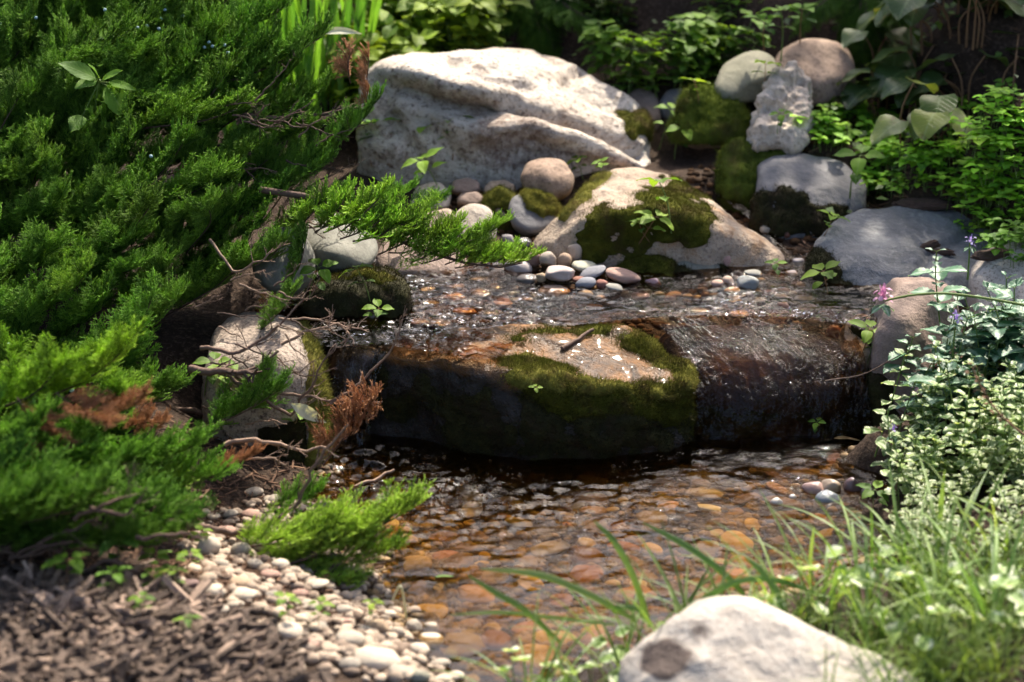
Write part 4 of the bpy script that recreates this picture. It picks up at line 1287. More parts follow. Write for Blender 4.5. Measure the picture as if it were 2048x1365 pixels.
sheet('cascade_water', [[(1296, 634, -.288), (1360, 629, -.280), (1450, 626, -.275), (1580, 630, -.278), (1700, 645, -.286)], [(1335, 668, -.335), (1390, 664, -.335), (1480, 662, -.335), (1600, 664, -.335), (1714, 672, -.335)], [(1364, 714, -.394), (1440, 710, -.396), (1540, 708, -.396), (1640, 711, -.395), (1728, 720, -.390)],
                        [(1384, 774, -.448), (1450, 774, -.451), (1540, 774, -.450), (1650, 773, -.446), (1736, 772, -.434)], [(1388, 822, -.472), (1450, 826, -.477), (1540, 826, -.477), (1650, 822, -.471), (1741, 818, -.458)], [(1385, 897, -.482), (1450, 902, -.492), (1540, 902, -.494), (1650, 898, -.488), (1748, 892, -.474)]],
      WATER_CASC, 190, 200, .0085, 24, 5, .65)
sheet('waterfall', [[(678, 672, -.37), (720, 668, -.36), (770, 668, -.36)], [(680, 690, -.41), (725, 688, -.42), (785, 695, -.43)], [(672, 725, -.45), (715, 722, -.462), (765, 725, -.465)], [(664, 800, -.475), (705, 800, -.485), (745, 800, -.485)], [(655, 905, -.495), (700, 908, -.505), (740, 908, -.505)]],
      WATER_FALL, 50, 90, .004, 40, 9, .15)
# trickle that feeds the stream
sheet('trickle_water', [[(1372, 322, .46), (1395, 320, .47), (1425, 322, .47)], [(1372, 347, .38), (1400, 346, .38), (1432, 349, .38)], [(1430, 389, .27), (1450, 389, .27), (1470, 394, .27)], [(1497, 437, .18), (1512, 436, .18), (1528, 440, .18)], [(1550, 508, .06), (1564, 507, .06), (1580, 509, .06)], [(1560, 566, -.06), (1575, 566, -.06), (1595, 566, -.06)]],
      WATER_UP, 30, 90, .003, 26, 13, .6)
# bubbles drifting from the foot of the left fall
mb = MB()
V, F, _ = ico(2)
for _ in range(90):
    px, py = random.gauss(900, 130), random.gauss(985, 48)
    if py < 915 or px < 680:
        continue
    P = atz(px, py, .003)
    mb.add(V * random.uniform(.0015, .0038) + P, F, V)
tag(mb.build('bubbles', WATER_UP), 'small bubbles drifting on the pool below the left fall', 'bubbles', None, 'stuff')
# ------------------------------------------------------------------ plant pieces
def unit(v):
    v = np.asarray(v, float)
    return v / (np.linalg.norm(v) + 1e-12)


def frame(d, up=(0, 0, 1)):
    d = unit(d)
    s = np.cross(d, up)
    if np.linalg.norm(s) < 1e-3:
        s = np.cross(d, (1, 0, 0))
    s = unit(s)
    return d, s, np.cross(s, d)


def cones(mb, B, T, r0, r1, A, mi=0, k=3):
    """many tapered k-sided sticks at once"""
    B, T = np.asarray(B, float), np.asarray(T, float)
    n = len(B)
    ax = T - B
    ax /= np.linalg.norm(ax, axis=1, keepdims=True) + 1e-12
    ref = np.where(np.abs(ax[:, 2:3]) > .9, np.array([[1.0, 0, 0]]), np.array([[0, 0, 1.0]]))
    s = np.cross(ax, ref)
    s /= np.linalg.norm(s, axis=1, keepdims=True)
    u = np.cross(s, ax)
    r0 = np.broadcast_to(np.asarray(r0, float), n)[:, None]
    r1 = np.broadcast_to(np.asarray(r1, float), n)[:, None]
    V = []
    for ring, (P, r) in enumerate(((B, r0), (T, r1))):
        for j in range(k):
            a = 2 * PI * j / k
            V.append(P + (s * math.cos(a) + u * math.sin(a)) * r)
    V = np.stack(V, 1)
    f = np.array([[j, (j + 1) % k, k + (j + 1) % k, k + j] for j in range(k)])
    F = (np.arange(n)[:, None, None] * 2 * k + f[None]).reshape(-1, 4)
    AA = np.repeat(np.asarray(A, float)[:, None, :], 2 * k, 1)
    mb.add(V.reshape(-1, 3), F, AA.reshape(-1, 3), mi)


def tube(mb, P, r0, r1, k=6, rnd=.5, mi=0, wob=0.0):
    P = np.asarray(P, float)
    n = len(P)
    if wob:
        P = P + RNG.normal(0, wob, P.shape) * np.linspace(0, 1, n)[:, None]
    R = np.linspace(r0, r1, n)
    T = np.gradient(P, axis=0)
    V = []
    prev = None
    for i in range(n):
        d = unit(T[i])
        s = np.cross(d, (0, 0, 1) if abs(d[2]) < .95 else (1, 0, 0)) if prev is None else prev - d * (prev @ d)
        s = unit(s)
        prev = s
        u = np.cross(d, s)
        for j in range(k):
            a = 2 * PI * j / k
            V.append(P[i] + (s * math.cos(a) + u * math.sin(a)) * R[i])
    V = np.array(V)
    F = np.array([[i * k + j, i * k + (j + 1) % k, (i + 1) * k + (j + 1) % k, (i + 1) * k + j] for i in range(n - 1) for j in range(k)])
    A = np.zeros_like(V)
    A[:, 2] = rnd
    mb.add(V, F, A, mi)
    mb.add(np.concatenate([V[-k:], P[-1:]]), np.array([[j, (j + 1) % k, k] for j in range(k)]), None, mi)


def curve(pts, n=12):
    """smooth curve through points"""
    P = np.asarray(pts, float)
    t = np.linspace(0, len(P) - 1, n)
    out = []
    for tv in t:
        i = min(int(tv), len(P) - 2)
        f = tv - i
        p0, p1, p2, p3 = P[max(i - 1, 0)], P[i], P[i + 1], P[min(i + 2, len(P) - 1)]
        out.append(.5 * (2 * p1 + (p2 - p0) * f + (2 * p0 - 5 * p1 + 4 * p2 - p3) * f * f + (3 * p1 - p0 - 3 * p2 + p3) * f ** 3))
    return np.array(out)


def leaf(mb, base, d, up, L, W, shape='ovate', fold=.25, droop=.5, serr=0.0, mi=0, nv=7, twist=0.0, cup=0.0):
    d, s, u = frame(d, up)
    us = np.array([-1, -.5, 0, .5, 1])
    vs = np.linspace(0, 1, nv if not serr else max(nv, 15))
    if shape == 'ovate':
        w = np.sin(PI * np.clip(vs, 0, 1) ** .72) ** .85
    elif shape == 'lance':
        w = np.sin(PI * vs ** .8) ** 1.1
    elif shape == 'round':
        w = np.sqrt(np.clip(1 - (2 * vs - 1) ** 2, 0, 1)) ** .9
    elif shape == 'heart':
        w = np.sin(PI * np.clip(vs * .93 + .07, 0, 1) ** .6) ** .7
    else:
        w = np.minimum(1, (1 - vs) * 3.2) ** .7 * np.minimum(1, .55 + vs * 2)
    w = np.maximum(w, .015) * W / 2
    if serr:
        w = w * (1 + serr * (np.arange(len(vs)) % 2 * 2 - 1) * (np.sin(PI * vs) ** .3))
    ang = droop * vs
    cx = np.concatenate([[0], np.cumsum(np.cos(ang[:-1] * .5 + ang[1:] * .5) * np.diff(vs))]) * L
    cz = -np.concatenate([[0], np.cumsum(np.sin(ang[:-1] * .5 + ang[1:] * .5) * np.diff(vs))]) * L
    rr = random.random()
    V, A = [], []
    ph = random.uniform(0, 6)
    for i, v in enumerate(vs):
        n = u * math.cos(ang[i]) + d * math.sin(ang[i])
        for q in us:
            off = abs(q) * w[i] * fold + .05 * W * math.sin(v * 9 + ph + q * 2) * abs(q) + cup * q * q * W
            V.append(np.asarray(base) + d * cx[i] + u * cz[i] + s * (q * w[i]) + n * off)
            A.append(((q * w[i] / (W / 2) + 1) / 2, v, rr))
    mb.add(V, gridfaces(5, len(vs)), A, mi)


def rotv(a, el):
    return np.array([math.cos(a) * math.cos(el), math.sin(a) * math.cos(el), math.sin(el)])


PLANT = {}


def variant(kind, k):
    """-> (stem mesh, foliage mesh, flower mesh or None); heights in metres at scale 1"""
    key = (kind, k)
    if key in PLANT:
        return PLANT[key]
    st = random.getstate()
    random.seed(hash(kind) % 1000 if False else sum(map(ord, kind)) * 31 + k)
    S, Fm, Fl = MB(), MB(), None
    smat, fmat, flmat = M['stem'], M['leaf'], None
    if kind == 'seedling':
        smat = M['redstem'] if k % 2 else M['stem']
        for q in range(1):
            h = random.uniform(.05, .075)
            b = np.array([random.uniform(-.008, .008), random.uniform(-.008, .008), 0]) * (q + .3)
            top = b + np.array([random.uniform(-.015, .015), random.uniform(-.015, .015), h])
            P = curve([b - (0, 0, .01), b + (top - b) * .5 + RNG.normal(0, .003, 3), top], 7)
            tube(S, P, .0012, .0008, 4)
            a0 = random.uniform(0, 6.28)
            for lev, (fr, n, L) in enumerate(((.62, 2, .026), (1.0, 4, .034))):
                c = b + (top - b) * fr
                for j in range(n):
                    a = a0 + lev * 1.4 + j * 2 * PI / n + random.uniform(-.25, .25)
                    d = rotv(a, random.uniform(0, .35))
                    e = c + d * .006
                    tube(S, [c, e], .0006, .0005, 3)
                    leaf(Fm, e, d, (0, 0, 1), L * random.uniform(.8, 1.15), L * .62, 'ovate', .22, random.uniform(.3, .8))
    elif kind == 'broadleaf':
        for q in range(3):
            b = np.array([random.uniform(-.03, .03), random.uniform(-.03, .03), 0])
            h = random.uniform(.10, .20)
            top = b + np.array([random.uniform(-.04, .04), random.uniform(-.04, .02), h])
            tube(S, curve([b - (0, 0, .01), b * .5 + top * .5 + RNG.normal(0, .005, 3), top], 8), .0022, .0012, 5)
            a0 = random.uniform(0, 6.28)
            for lev in range(4):
                fr = .4 + .2 * lev
                c = b + (top - b) * fr
                n = 3 if lev < 3 else 4
                for j in range(n):
                    a = a0 + lev * 1.1 + j * 2 * PI / n + random.uniform(-.3, .3)
                    d = rotv(a, random.uniform(-.05, .4))
                    e = c + d * .014
                    tube(S, [c, e], .0009, .0007, 3)
                    L = random.uniform(.04, .062)
                    leaf(Fm, e, d, (0, 0, 1), L, L * random.uniform(.6, .75), 'ovate', .2, random.uniform(.3, .9))
    elif kind == 'lamium':
        fmat = M['lamium']
        for q in range(1):
            b = np.array([random.uniform(-.03, .03), random.uniform(-.03, .03), 0])
            h = random.uniform(.10, .15)
            top = b + np.array([random.uniform(-.05, .02), random.uniform(-.05, .02), h])
            tube(S, curve([b - (0, 0, .01), b * .5 + top * .5 + RNG.normal(0, .006, 3), top], 9), .0016, .001, 5)
            a0 = random.uniform(0, 6.28)
            for lev in range(6):
                fr = .25 + .15 * lev
                c = b + (top - b) * fr
                for j in range(2):
                    a = a0 + lev * PI / 2 + j * PI + random.uniform(-.2, .2)
                    d = rotv(a, random.uniform(.0, .45) + (.3 if lev == 5 else 0))
                    e = c + d * .007
                    tube(S, [c, e], .0007, .0006, 3)
                    L = (.048 if lev < 4 else .030 if lev == 4 else .016) * random.uniform(.75, 1.15)
                    leaf(Fm, e, d, (0, 0, 1), L, L * .68, 'ovate', .22, random.uniform(.2, .8), serr=.10)
    elif kind == 'varieg':
        fmat = M['varieg']
        for q in range(3):
            b = np.array([random.uniform(-.03, .03), random.uniform(-.03, .03), 0])
            h = random.uniform(.07, .13)
            top = b + np.array([random.uniform(-.04, .03), random.uniform(-.04, .02), h])
            tube(S, curve([b - (0, 0, .01), b * .5 + top * .5 + RNG.normal(0, .006, 3), top], 9), .0013, .0008, 5)
            a0 = random.uniform(0, 6.28)
            for lev in range(6):
                fr = .2 + .155 * lev
                c = b + (top - b) * fr
                for j in range(2):
                    a = a0 + lev * PI / 2 + j * PI + random.uniform(-.2, .2)
                    d = rotv(a, random.uniform(.0, .5) + (.3 if lev > 4 else 0))
                    L = (.029 - .0030 * lev) * random.uniform(.75, 1.2)
                    leaf(Fm, c + d * .003, d, (0, 0, 1), L, L * .72, 'ovate', .25, random.uniform(.2, .8), serr=.10)
    elif kind == 'cover':
        fmat = M['leaf']
        for q in range(6):
            b = np.array([random.gauss(0, .020), random.gauss(0, .018), 0])
            h = random.uniform(.012, .035)
            top = b + np.array([random.uniform(-.006, .006), random.uniform(-.006, .006), h])
            tube(S, [b - (0, 0, .004), top], .0007, .0005, 3)
            a0 = random.uniform(0, 6.28)
            for j in range(4):
                a = a0 + j * PI / 2 + random.uniform(-.25, .25)
                L = random.uniform(.012, .020)
                leaf(Fm, top - (0, 0, .004 * (j % 2)), rotv(a, random.uniform(-.1, .3)), (0, 0, 1), L, L * .75, 'ovate', .2, .4, nv=5)
    elif kind == 'ginger':
        fmat = M['leafdark']
        smat = M['redstem']
        for q in range(6):
            b = np.array([random.uniform(-.05, .05), random.uniform(-.05, .05), 0])
            a = random.uniform(0, 6.28)
            h = random.uniform(.08, .20)
            top = b + rotv(a, 0) * random.uniform(.02, .10) + (0, 0, h)
            tube(S, curve([b - (0, 0, .01), b + (0, 0, h * .6), top], 8), .003, .002, 5)
            L = random.uniform(.085, .125)
            leaf(Fm, top, unit(rotv(a, 0) + np.array([0, -.6, 0])) * 1 + np.array([0, 0, -.25]), (0, 0, 1), L, L * random.uniform(.95, 1.15), 'heart', .14, random.uniform(.4, .9), nv=9)
    elif kind == 'roundleaf':
        fmat = M['palering']
        for q in range(3):
            b = np.array([random.uniform(-.03, .03), random.uniform(-.03, .03), 0])
            h = random.uniform(.05, .12)
            top = b + np.array([random.uniform(-.03, .03), random.uniform(-.03, .03), h])
            tube(S, curve([b - (0, 0, .01), b * .4 + top * .6 + RNG.normal(0, .006, 3), top], 7), .0014, .001, 4)
            L = random.uniform(.026, .040)
            a = random.uniform(0, 6.28)
            d = unit(rotv(a, 0) + np.array([0, -.3, -.25]))
            leaf(Fm, top - d * L * .35, d, (0, -.35, 1), L, L * 1.08, 'round', .12, .3, serr=.06, nv=11, cup=.12)
    elif kind in ('tuft', 'finegrass'):
        fmat = M['blade']
        n = 16 if kind == 'tuft' else 26
        for q in range(n):
            a = random.uniform(0, 6.28)
            L = random.uniform(.12, .26) if kind == 'tuft' else random.uniform(.06, .16)
            b = np.array([random.gauss(0, .012), random.gauss(0, .012), -.005])
            leaf(Fm, b, rotv(a, random.uniform(.9, 1.45)), (math.cos(a) * -1, math.sin(a) * -1, .3), L, random.uniform(.003, .0055) if kind == 'tuft' else .0025, 'blade', .35, random.uniform(.4, 1.5), nv=10)
        S = None
    elif kind == 'iris':
        fmat = M['iris']
        for q in range(11):
            a = random.uniform(0, 6.28)
            L = random.uniform(.38, .62)
            b = np.array([random.gauss(0, .035), random.gauss(0, .03), -.01])
            leaf(Fm, b, rotv(a, random.uniform(1.28, 1.54)), (-math.cos(a), -math.sin(a), .2), L, random.uniform(.014, .022), 'blade', .2, random.uniform(.0, .35), nv=10)
        S = None
    me = (S.mesh(kind + '_stem', smat) if S is not None and S.n else None, Fm.mesh(kind + '_foliage', fmat))
    PLANT[key] = me
    random.setstate(st)
    return me


def plant(kind, nk, name, P, scale, phrase, cat='plant', group=None, color=(1, 1, 1), tiltx=0.0, rz=None, seen=None):
    sm, fm = variant(kind, random.randrange(nk))
    rz = random.uniform(0, 6.28) if rz is None else rz
    if sm is None:
        o = link(name, fm)
        o.color = (*color, 1)
    else:
        o = link(name, None)
        s = link('stem', sm, o)
        f = link('foliage', fm, o)
        f.color = (*color, 1)
        o.empty_display_size = .02
    o.location = P
    o.rotation_euler = (tiltx, random.uniform(-.1, .1), rz)
    o.scale = (scale,) * 3
    reg(o, phrase, P if seen is None else seen, cat, group)
    return o


def jit(c, s=.15):
    k = random.uniform(1 - s, 1 + s)
    return tuple(v * k * random.uniform(.94, 1.06) for v in c)


# ------------------------------------------------------------------ juniper
def spray_segs(B, T, AG, o, d, up, L, rr, dense=1.0):
    """one feathery spray: axis, side twigs, cords"""
    d, s, u = frame(d, up)
    n = max(5, int(13 * dense * (L / .06) ** .75))
    for i in range(n):
        t = .12 + .88 * i / (n - 1)
        c = o + d * L * t + u * (.10 * L * t * t)
        side = 1 if i % 2 else -1
        if random.random() < .3:
            sd = unit(u * random.uniform(.5, 1) + s * side * .5)
        else:
            sd = unit(s * side + u * random.uniform(-.1, .5))
        ang = random.uniform(.45, .85)
        td = unit(d * math.cos(ang) + sd * math.sin(ang))
        tl = (.36 * L * (1.05 - t) + .010) * random.uniform(.75, 1.2)
        B.append(c), T.append(c + td * tl), AG.append(rr + .25)
        m = max(3, int(tl / .0036))
        ss = unit(np.cross(td, u))
        for j in range(m):
            w = .15 + .85 * j / (m - 1)
            p = c + td * tl * w
            q = unit(td * .85 + (ss * (1 if j % 2 else -1)) * random.uniform(.35, .75) + u * random.uniform(-.1, .5))
            B.append(p), T.append(p + q * random.uniform(.005, .0105)), AG.append(rr + .35 + .35 * w + random.uniform(-.1, .1))
    B.append(o), T.append(o + d * L + u * .1 * L), AG.append(rr)


def make_bough(seed, L=.26, ns=40, dense=1.0):
    st = random.getstate()
    random.seed(seed)
    wood, fol = MB(), MB()
    ax = curve([(0, 0, 0), (L * .35, random.uniform(-.02, .02), L * .02), (L * .7, random.uniform(-.02, .02), L * .07), (L, random.uniform(-.01, .01), L * .17)], 14)
    tube(wood, ax, .0030 * (L / .26) ** .5, .0010, 6)
    B, T, AG = [], [], []
    for i in range(ns):
        t = .14 + .86 * i / (ns - 1)
        k = t * 13
        j = min(int(k), 12)
        o = ax[j] * (1 - (k - j)) + ax[j + 1] * (k - j)
        fw = unit(ax[min(j + 1, 13)] - ax[j])
        f, s, u = frame(fw)
        side = 1 if i % 2 else -1
        ang = random.uniform(.5, 1.25) * (1 - .4 * t)
        sd = unit(s * side + u * random.uniform(-.35, .8))
        d = unit(f * math.cos(ang) + sd * math.sin(ang))
        d = unit(d + np.array([0, 0, random.uniform(.0, .35)]))
        spray_segs(B, T, AG, o, d, u, (.115 * (1 - .6 * t) + .022) * random.uniform(.6, 1.2) * (L / .26) ** .6, random.uniform(-.15, .3), dense)
    spray_segs(B, T, AG, ax[-1], ax[-1] - ax[-3], (0, 0, 1), .04, .3, dense)
    A = np.zeros((len(B), 3))
    A[:, 2] = np.clip(AG, 0, 1)
    cones(fol, B, T, .00095, .0006, A)
    random.setstate(st)
    return wood.mesh('bough_wood', M['bark']), fol.mesh('bough_foliage', M['juniper']), fol.mesh('bough_dead_foliage', M['dead'])


BOUGH = [make_bough(300 + k) for k in range(8)]
SPRIG = [make_bough(400 + k, L=.085, ns=14) for k in range(5)]

shrub = thing('juniper_shrub', 'wide green juniper with feathery sprays spreading over the left bank', 'shrub', (-1.05, -.25, gnd(-1.05, -.25)))
SH0 = Vector(shrub.location)
n_bough = 0


def put_bough(tip, d, scale, src, dead=False, color=(1, 1, 1), name='bough', up=(0, 0, 1)):
    global n_bough
    n_bough += 1
    Lb = .26 if src is BOUGH else .085
    w, f, df = random.choice(src)
    d, s, u = frame(d, up)
    a = random.uniform(-.5, .5)
    y = -s * math.cos(a) + u * math.sin(a)
    z = np.cross(d, y)
    R = Matrix((d, y, z)).transposed().to_4x4()
    o = link(name, w, shrub)
    org = np.asarray(tip) - d * Lb * scale - z * Lb * scale * .12
    o.matrix_local = Matrix.Translation(Vector(org) - SH0) @ R @ Matrix.Diagonal((scale, scale, scale, 1))
    fo = link('dead_foliage' if dead else 'foliage', df if dead else f, o)
    fo.color = (*color, 1)
    if dead:
        fo['label'] = 'dead orange-brown foliage'
    return o


def jY(px, py):
    a = .16 - (py + 50) / 1100 * 1.22
    b = -.12 - .30 * (py - 200) / 500 if py > 200 else -.02
    t = min(max((px - 330) / 220, 0), 1)
    return a * (1 - t) + max(b, -.62) * t


JPOLY = [(-60, -60), (360, -60), (400, -10), (470, 40), (570, 60), (630, 95), (560, 160), (610, 225), (680, 250), (660, 330), (600, 380), (545, 440), (575, 500), (500, 560), (480, 620), (420, 680), (360, 740), (380, 820), (330, 900), (330, 980), (200, 1010), (-60, 1010)]
tips = []
tr = 0
while len(tips) < 44 and tr < 9000:
    tr += 1
    px, py = random.uniform(-50, 680), random.uniform(-50, 1010)
    if not inpoly(np.array([px]), np.array([py]), JPOLY)[0]:
        continue
    if any(math.hypot((px - a) / 1.25, py - b) < 58 for a, b in tips):
        continue
    tips.append((px, py))
CORE = np.array([-1.15, -.15, .22])
for px, py in tips:
    P = at(px, py, jY(px, py))
    P = P + RNG.normal(0, .018, 3)
    d = unit(P - CORE)
    d = unit(d + np.array([.25, -.30, random.uniform(-.05, .55)]) + RNG.normal(0, .34, 3))
    young = py > 520 and random.random() < .35
    put_bough(P, d, random.uniform(.5, .8), BOUGH, color=(1.3, 1.15, .85) if young else jit((1, 1, .9), .22))
# the shrub's inner boughs, past the hundred that show: one mass
inner = MB()
def inner_bough(tip, d, scale):
    w_, f_, _d = random.choice(BOUGH)
    d, s_, u_ = frame(d)
    a = random.uniform(-.6, .6)
    y = -s_ * math.cos(a) + u_ * math.sin(a)
    z = np.cross(d, y)
    co = np.empty(len(f_.vertices) * 3)
    f_.vertices.foreach_get('co', co)
    co = co.reshape(-1, 3) * scale
    av = np.empty(len(co) * 3)
    f_.attributes['puv'].data.foreach_get('vector', av)
    li = np.empty(len(f_.loops), np.int32)
    f_.loops.foreach_get('vertex_index', li)
    org = np.asarray(tip) - d * .26 * scale - np.array(SH0)
    inner.add(co @ np.array([d, y, z]) + org, li.reshape(-1, 4), av.reshape(-1, 3))
ni = 0
while ni < 125:
    px, py = random.uniform(-60, 640), random.uniform(-60, 960)
    if not inpoly(np.array([px + 30]), np.array([py]), JPOLY)[0]:
        continue
    ni += 1
    P = at(px, py, jY(px, py) + random.uniform(.0, .12))
    P[2] -= random.uniform(.0, .03)
    d = unit(unit(P - CORE) + np.array([.2, -.25, random.uniform(.1, .7)]) + RNG.normal(0, .3, 3))
    inner_bough(P, d, random.uniform(.45, .8))
for _ in range(48):
    px, py = random.uniform(-70, 420), random.uniform(-70, 330)
    P = at(px, py, jY(px, py) + random.uniform(.0, .08))
    d = unit(unit(P - CORE) + np.array([.25, -.35, random.uniform(.1, .6)]) + RNG.normal(0, .3, 3))
    inner_bough(P, d, random.uniform(.5, .8))
io = inner.build('inner_foliage', M['juniper'], shrub)
io['kind'] = 'stuff'
io.color = (.95, .95, .85, 1)
# boughs one can pick out at the edge of the shrub
for px, py, Y, dv, sc, src, col in [(640, 88, .0, (1, .1, .25), .75, BOUGH, (.9, .95, .9)), (560, 30, .05, (1, .1, .35), .8, BOUGH, (.9, 1, .9)), (420, -15, .12, (.8, .2, .5), .9, BOUGH, (1.2, 1.15, 1)), (700, 265, -.14, (.75, -.1, .5), .62, BOUGH, (1.15, 1.15, 1.2)), (760, 205, -.12, (.8, 0, .6), .5, BOUGH, (.9, 1, 1)),
                                       (820, 385, -.22, (1, -.05, .12), .42, BOUGH, (1.3, 1.25, 1.2)), (890, 395, -.24, (1, 0, .10), .28, BOUGH, (.95, 1.0, 1)), (690, 390, -.24, (.9, -.1, .3), .42, BOUGH, (1.2, 1.2, 1.1)), (620, 480, -.30, (.5, -.1, .8), .55, BOUGH, (1.05, 1.05, 1.1)), (590, 590, -.48, (.7, -.2, .6), .42, BOUGH, (1.2, 1.1, 1.2)),
                                       (545, 740, -.68, (.6, -.3, .7), .35, BOUGH, (1.1, 1.1, 1)), (560, 790, -.68, (.95, -.1, .3), .6, BOUGH, (.9, 1.0, .9)), (820, 1035, -1.02, (.95, -.12, .22), .8, BOUGH, (2.3, 1.7, 1.9)), (790, 1105, -1.05, (.85, -.25, .05), .55, BOUGH, (2.3, 1.7, 1.9)), (700, 1175, -1.08, (.8, -.3, -.15), .5, BOUGH, (2.0, 1.6, 1.7)),
                                       (330, 1010, -1.02, (.3, -.4, -.1), .62, BOUGH, (.9, 1.05, .9)), (270, 930, -1.0, (.5, -.4, .1), .6, BOUGH, (1.0, 1.1, .9)), (640, 985, -.9, (.8, -.2, .3), .4, BOUGH, (1.2, 1.2, 1.1)), (250, 720, -.95, (.7, -.3, .3), .8, BOUGH, (1.9, 1.55, .9)), (110, 760, -1.0, (.6, -.4, .3), .8, BOUGH, (1.7, 1.45, .9)), (60, 880, -1.08, (.6, -.4, .1), .8, BOUGH, (1.1, 1.1, .9)), (170, 930, -1.06, (.7, -.4, .0), .8, BOUGH, (1.0, 1.05, .9)), (40, 980, -1.12, (.5, -.4, -.1), .75, BOUGH, (.9, 1, .9)), (390, 905, -.98, (.8, -.3, .1), .7, BOUGH, (1.0, 1.05, .9)), (430, 960, -.98, (.8, -.3, .0), .6, BOUGH, (1.0, 1.05, .9)), (160, 1020, -1.12, (.6, -.4, -.2), .6, BOUGH, (.9, 1, .9)),
                                       (590, 150, -.02, (.9, -.1, .4), .8, BOUGH, (.95, .95, .9)), (540, 110, .0, (.9, .1, .4), .85, BOUGH, (1, 1, .9)), (600, 250, -.1, (.9, -.1, .3), .7, BOUGH, (.9, .95, .9)), (500, 200, -.05, (.8, -.1, .5), .85, BOUGH, (.9, .95, .9)), (650, 330, -.16, (.9, -.1, .2), .65, BOUGH, (1.1, 1.1, 1)), (560, 400, -.2, (.8, -.2, .2), .7, BOUGH, (.9, 1, .9)),
                                       (520, 460, -.25, (.8, -.3, .2), .7, BOUGH, (1.0, 1, .9)), (540, 330, -.14, (.8, -.2, .3), .7, BOUGH, (.9, .95, .9)), (480, 540, -.35, (.7, -.3, .4), .7, BOUGH, (1.1, 1.1, .9)), (660, 170, -.05, (.9, -.1, .35), .6, BOUGH, (1, 1, .9)), (100, 1000, -1.2, (.7, -.3, -.1), .9, BOUGH, (.8, .85, .8)), (260, 1030, -1.2, (.8, -.3, -.1), .85, BOUGH, (.8, .85, .8)), (380, 1040, -1.16, (.8, -.25, -.1), .7, BOUGH, (.8, .85, .8)),
                                       (40, 1080, -1.22, (.7, -.3, -.15), .7, BOUGH, (.7, .72, .7)), (150, 1090, -1.22, (.8, -.3, -.1), .6, BOUGH, (.7, .72, .7)), (260, 1100, -1.22, (.8, -.3, -.1), .6, BOUGH, (.75, .75, .7)), (340, 1080, -1.2, (.8, -.3, .0), .5, BOUGH, (.8, .8, .7)), (200, 1000, -1.26, (.8, -.2, .2), .8, BOUGH, (.8, .85, .7)), (60, 1020, -1.28, (.8, -.2, .1), .8, BOUGH, (.8, .85, .7)),
                                       (565, 500, -.33, (.8, -.3, .35), .55, BOUGH, (1, 1, .9)),
                                       (30, -40, .26, (.5, -.3, .6), .9, BOUGH, (1, 1, .9)), (150, -50, .26, (.6, -.3, .6), .9, BOUGH, (1, 1, .9)), (260, -40, .26, (.6, -.3, .6), .9, BOUGH, (1, 1, .9)), (90, 20, .2, (.6, -.4, .5), .9, BOUGH, (1.1, 1.1, .9)), (210, 20, .2, (.6, -.4, .5), .9, BOUGH, (1.1, 1.1, .9)), (340, 10, .2, (.6, -.4, .5), .9, BOUGH, (1.1, 1.1, .9)), (470, 0, .16, (.8, -.2, .4), .8, BOUGH, (1, 1, .9)),
                                       (610, 300, -.06, (.5, -.3, .7), .6, BOUGH, (1, 1, .9)), (560, 350, -.10, (.5, -.4, .6), .65, BOUGH, (1, 1, .9)), (620, 420, -.18, (.6, -.4, .5), .55, BOUGH, (1.1, 1.1, 1)), (530, 400, -.16, (.6, -.4, .4), .65, BOUGH, (.9, 1, .9)), (480, 430, -.2, (.7, -.4, .4), .7, BOUGH, (1, 1, .9)),
                                       (680, 1060, -1.02, (.9, -.15, .1), .65, BOUGH, (2.3, 1.7, 1.9)), (640, 1110, -1.04, (.9, -.2, .1), .6, BOUGH, (2.3, 1.7, 1.9)), (740, 1080, -1.04, (.9, -.15, .15), .5, BOUGH, (2.3, 1.7, 1.9))]:
    put_bough(at(px, py, Y), dv, sc, src, color=col)
# sprigs along the long outreaching branch
LB = [(520, 380, -.22), (610, 393, -.24), (680, 420, -.26), (740, 462, -.27), (800, 482, -.28), (860, 506, -.285), (930, 526, -.29), (1000, 535, -.295), (1045, 526, -.30)]
mb = MB()
tube(mb, np.array([at(*p) for p in LB]) - np.array(SH0), .0062, .0013, 7)
ob = mb.build('branch', M['bark'], shrub)
ob['label'] = 'long bare branch reaching right with bright tip sprays'
for px, py, dv, sc in [(690, 405, (.7, -.1, .6), 1.0), (735, 420, (.9, 0, .35), 1.1), (770, 440, (.9, -.1, .3), 1.1), (800, 455, (.95, -.1, .2), 1.1), (835, 470, (.9, 0, .35), 1.0), (760, 400, (.8, .1, .5), 1.1), (865, 480, (.95, 0, .2), 1.0), (900, 490, (.9, 0, .3), .95), (925, 505, (.95, 0, .15), .95), (960, 500, (.9, 0, .3), .85),
                       (985, 520, (.95, 0, .1), .85), (1015, 510, (.95, 0, .25), .8), (1060, 520, (1, 0, .08), .8), (905, 465, (.9, .15, .3), .9), (965, 475, (.95, .15, .2), .9), (1000, 455, (.95, .15, .25), .8), (850, 430, (.9, .1, .3), 1.0), (700, 440, (.8, -.1, .2), .8), (645, 410, (.6, -.2, .5), 1.0)]:
    put_bough(at(px, py, -.285), dv, sc * .92, SPRIG, color=jit((1.6, 1.4, 1.2), .15), name='sprig')
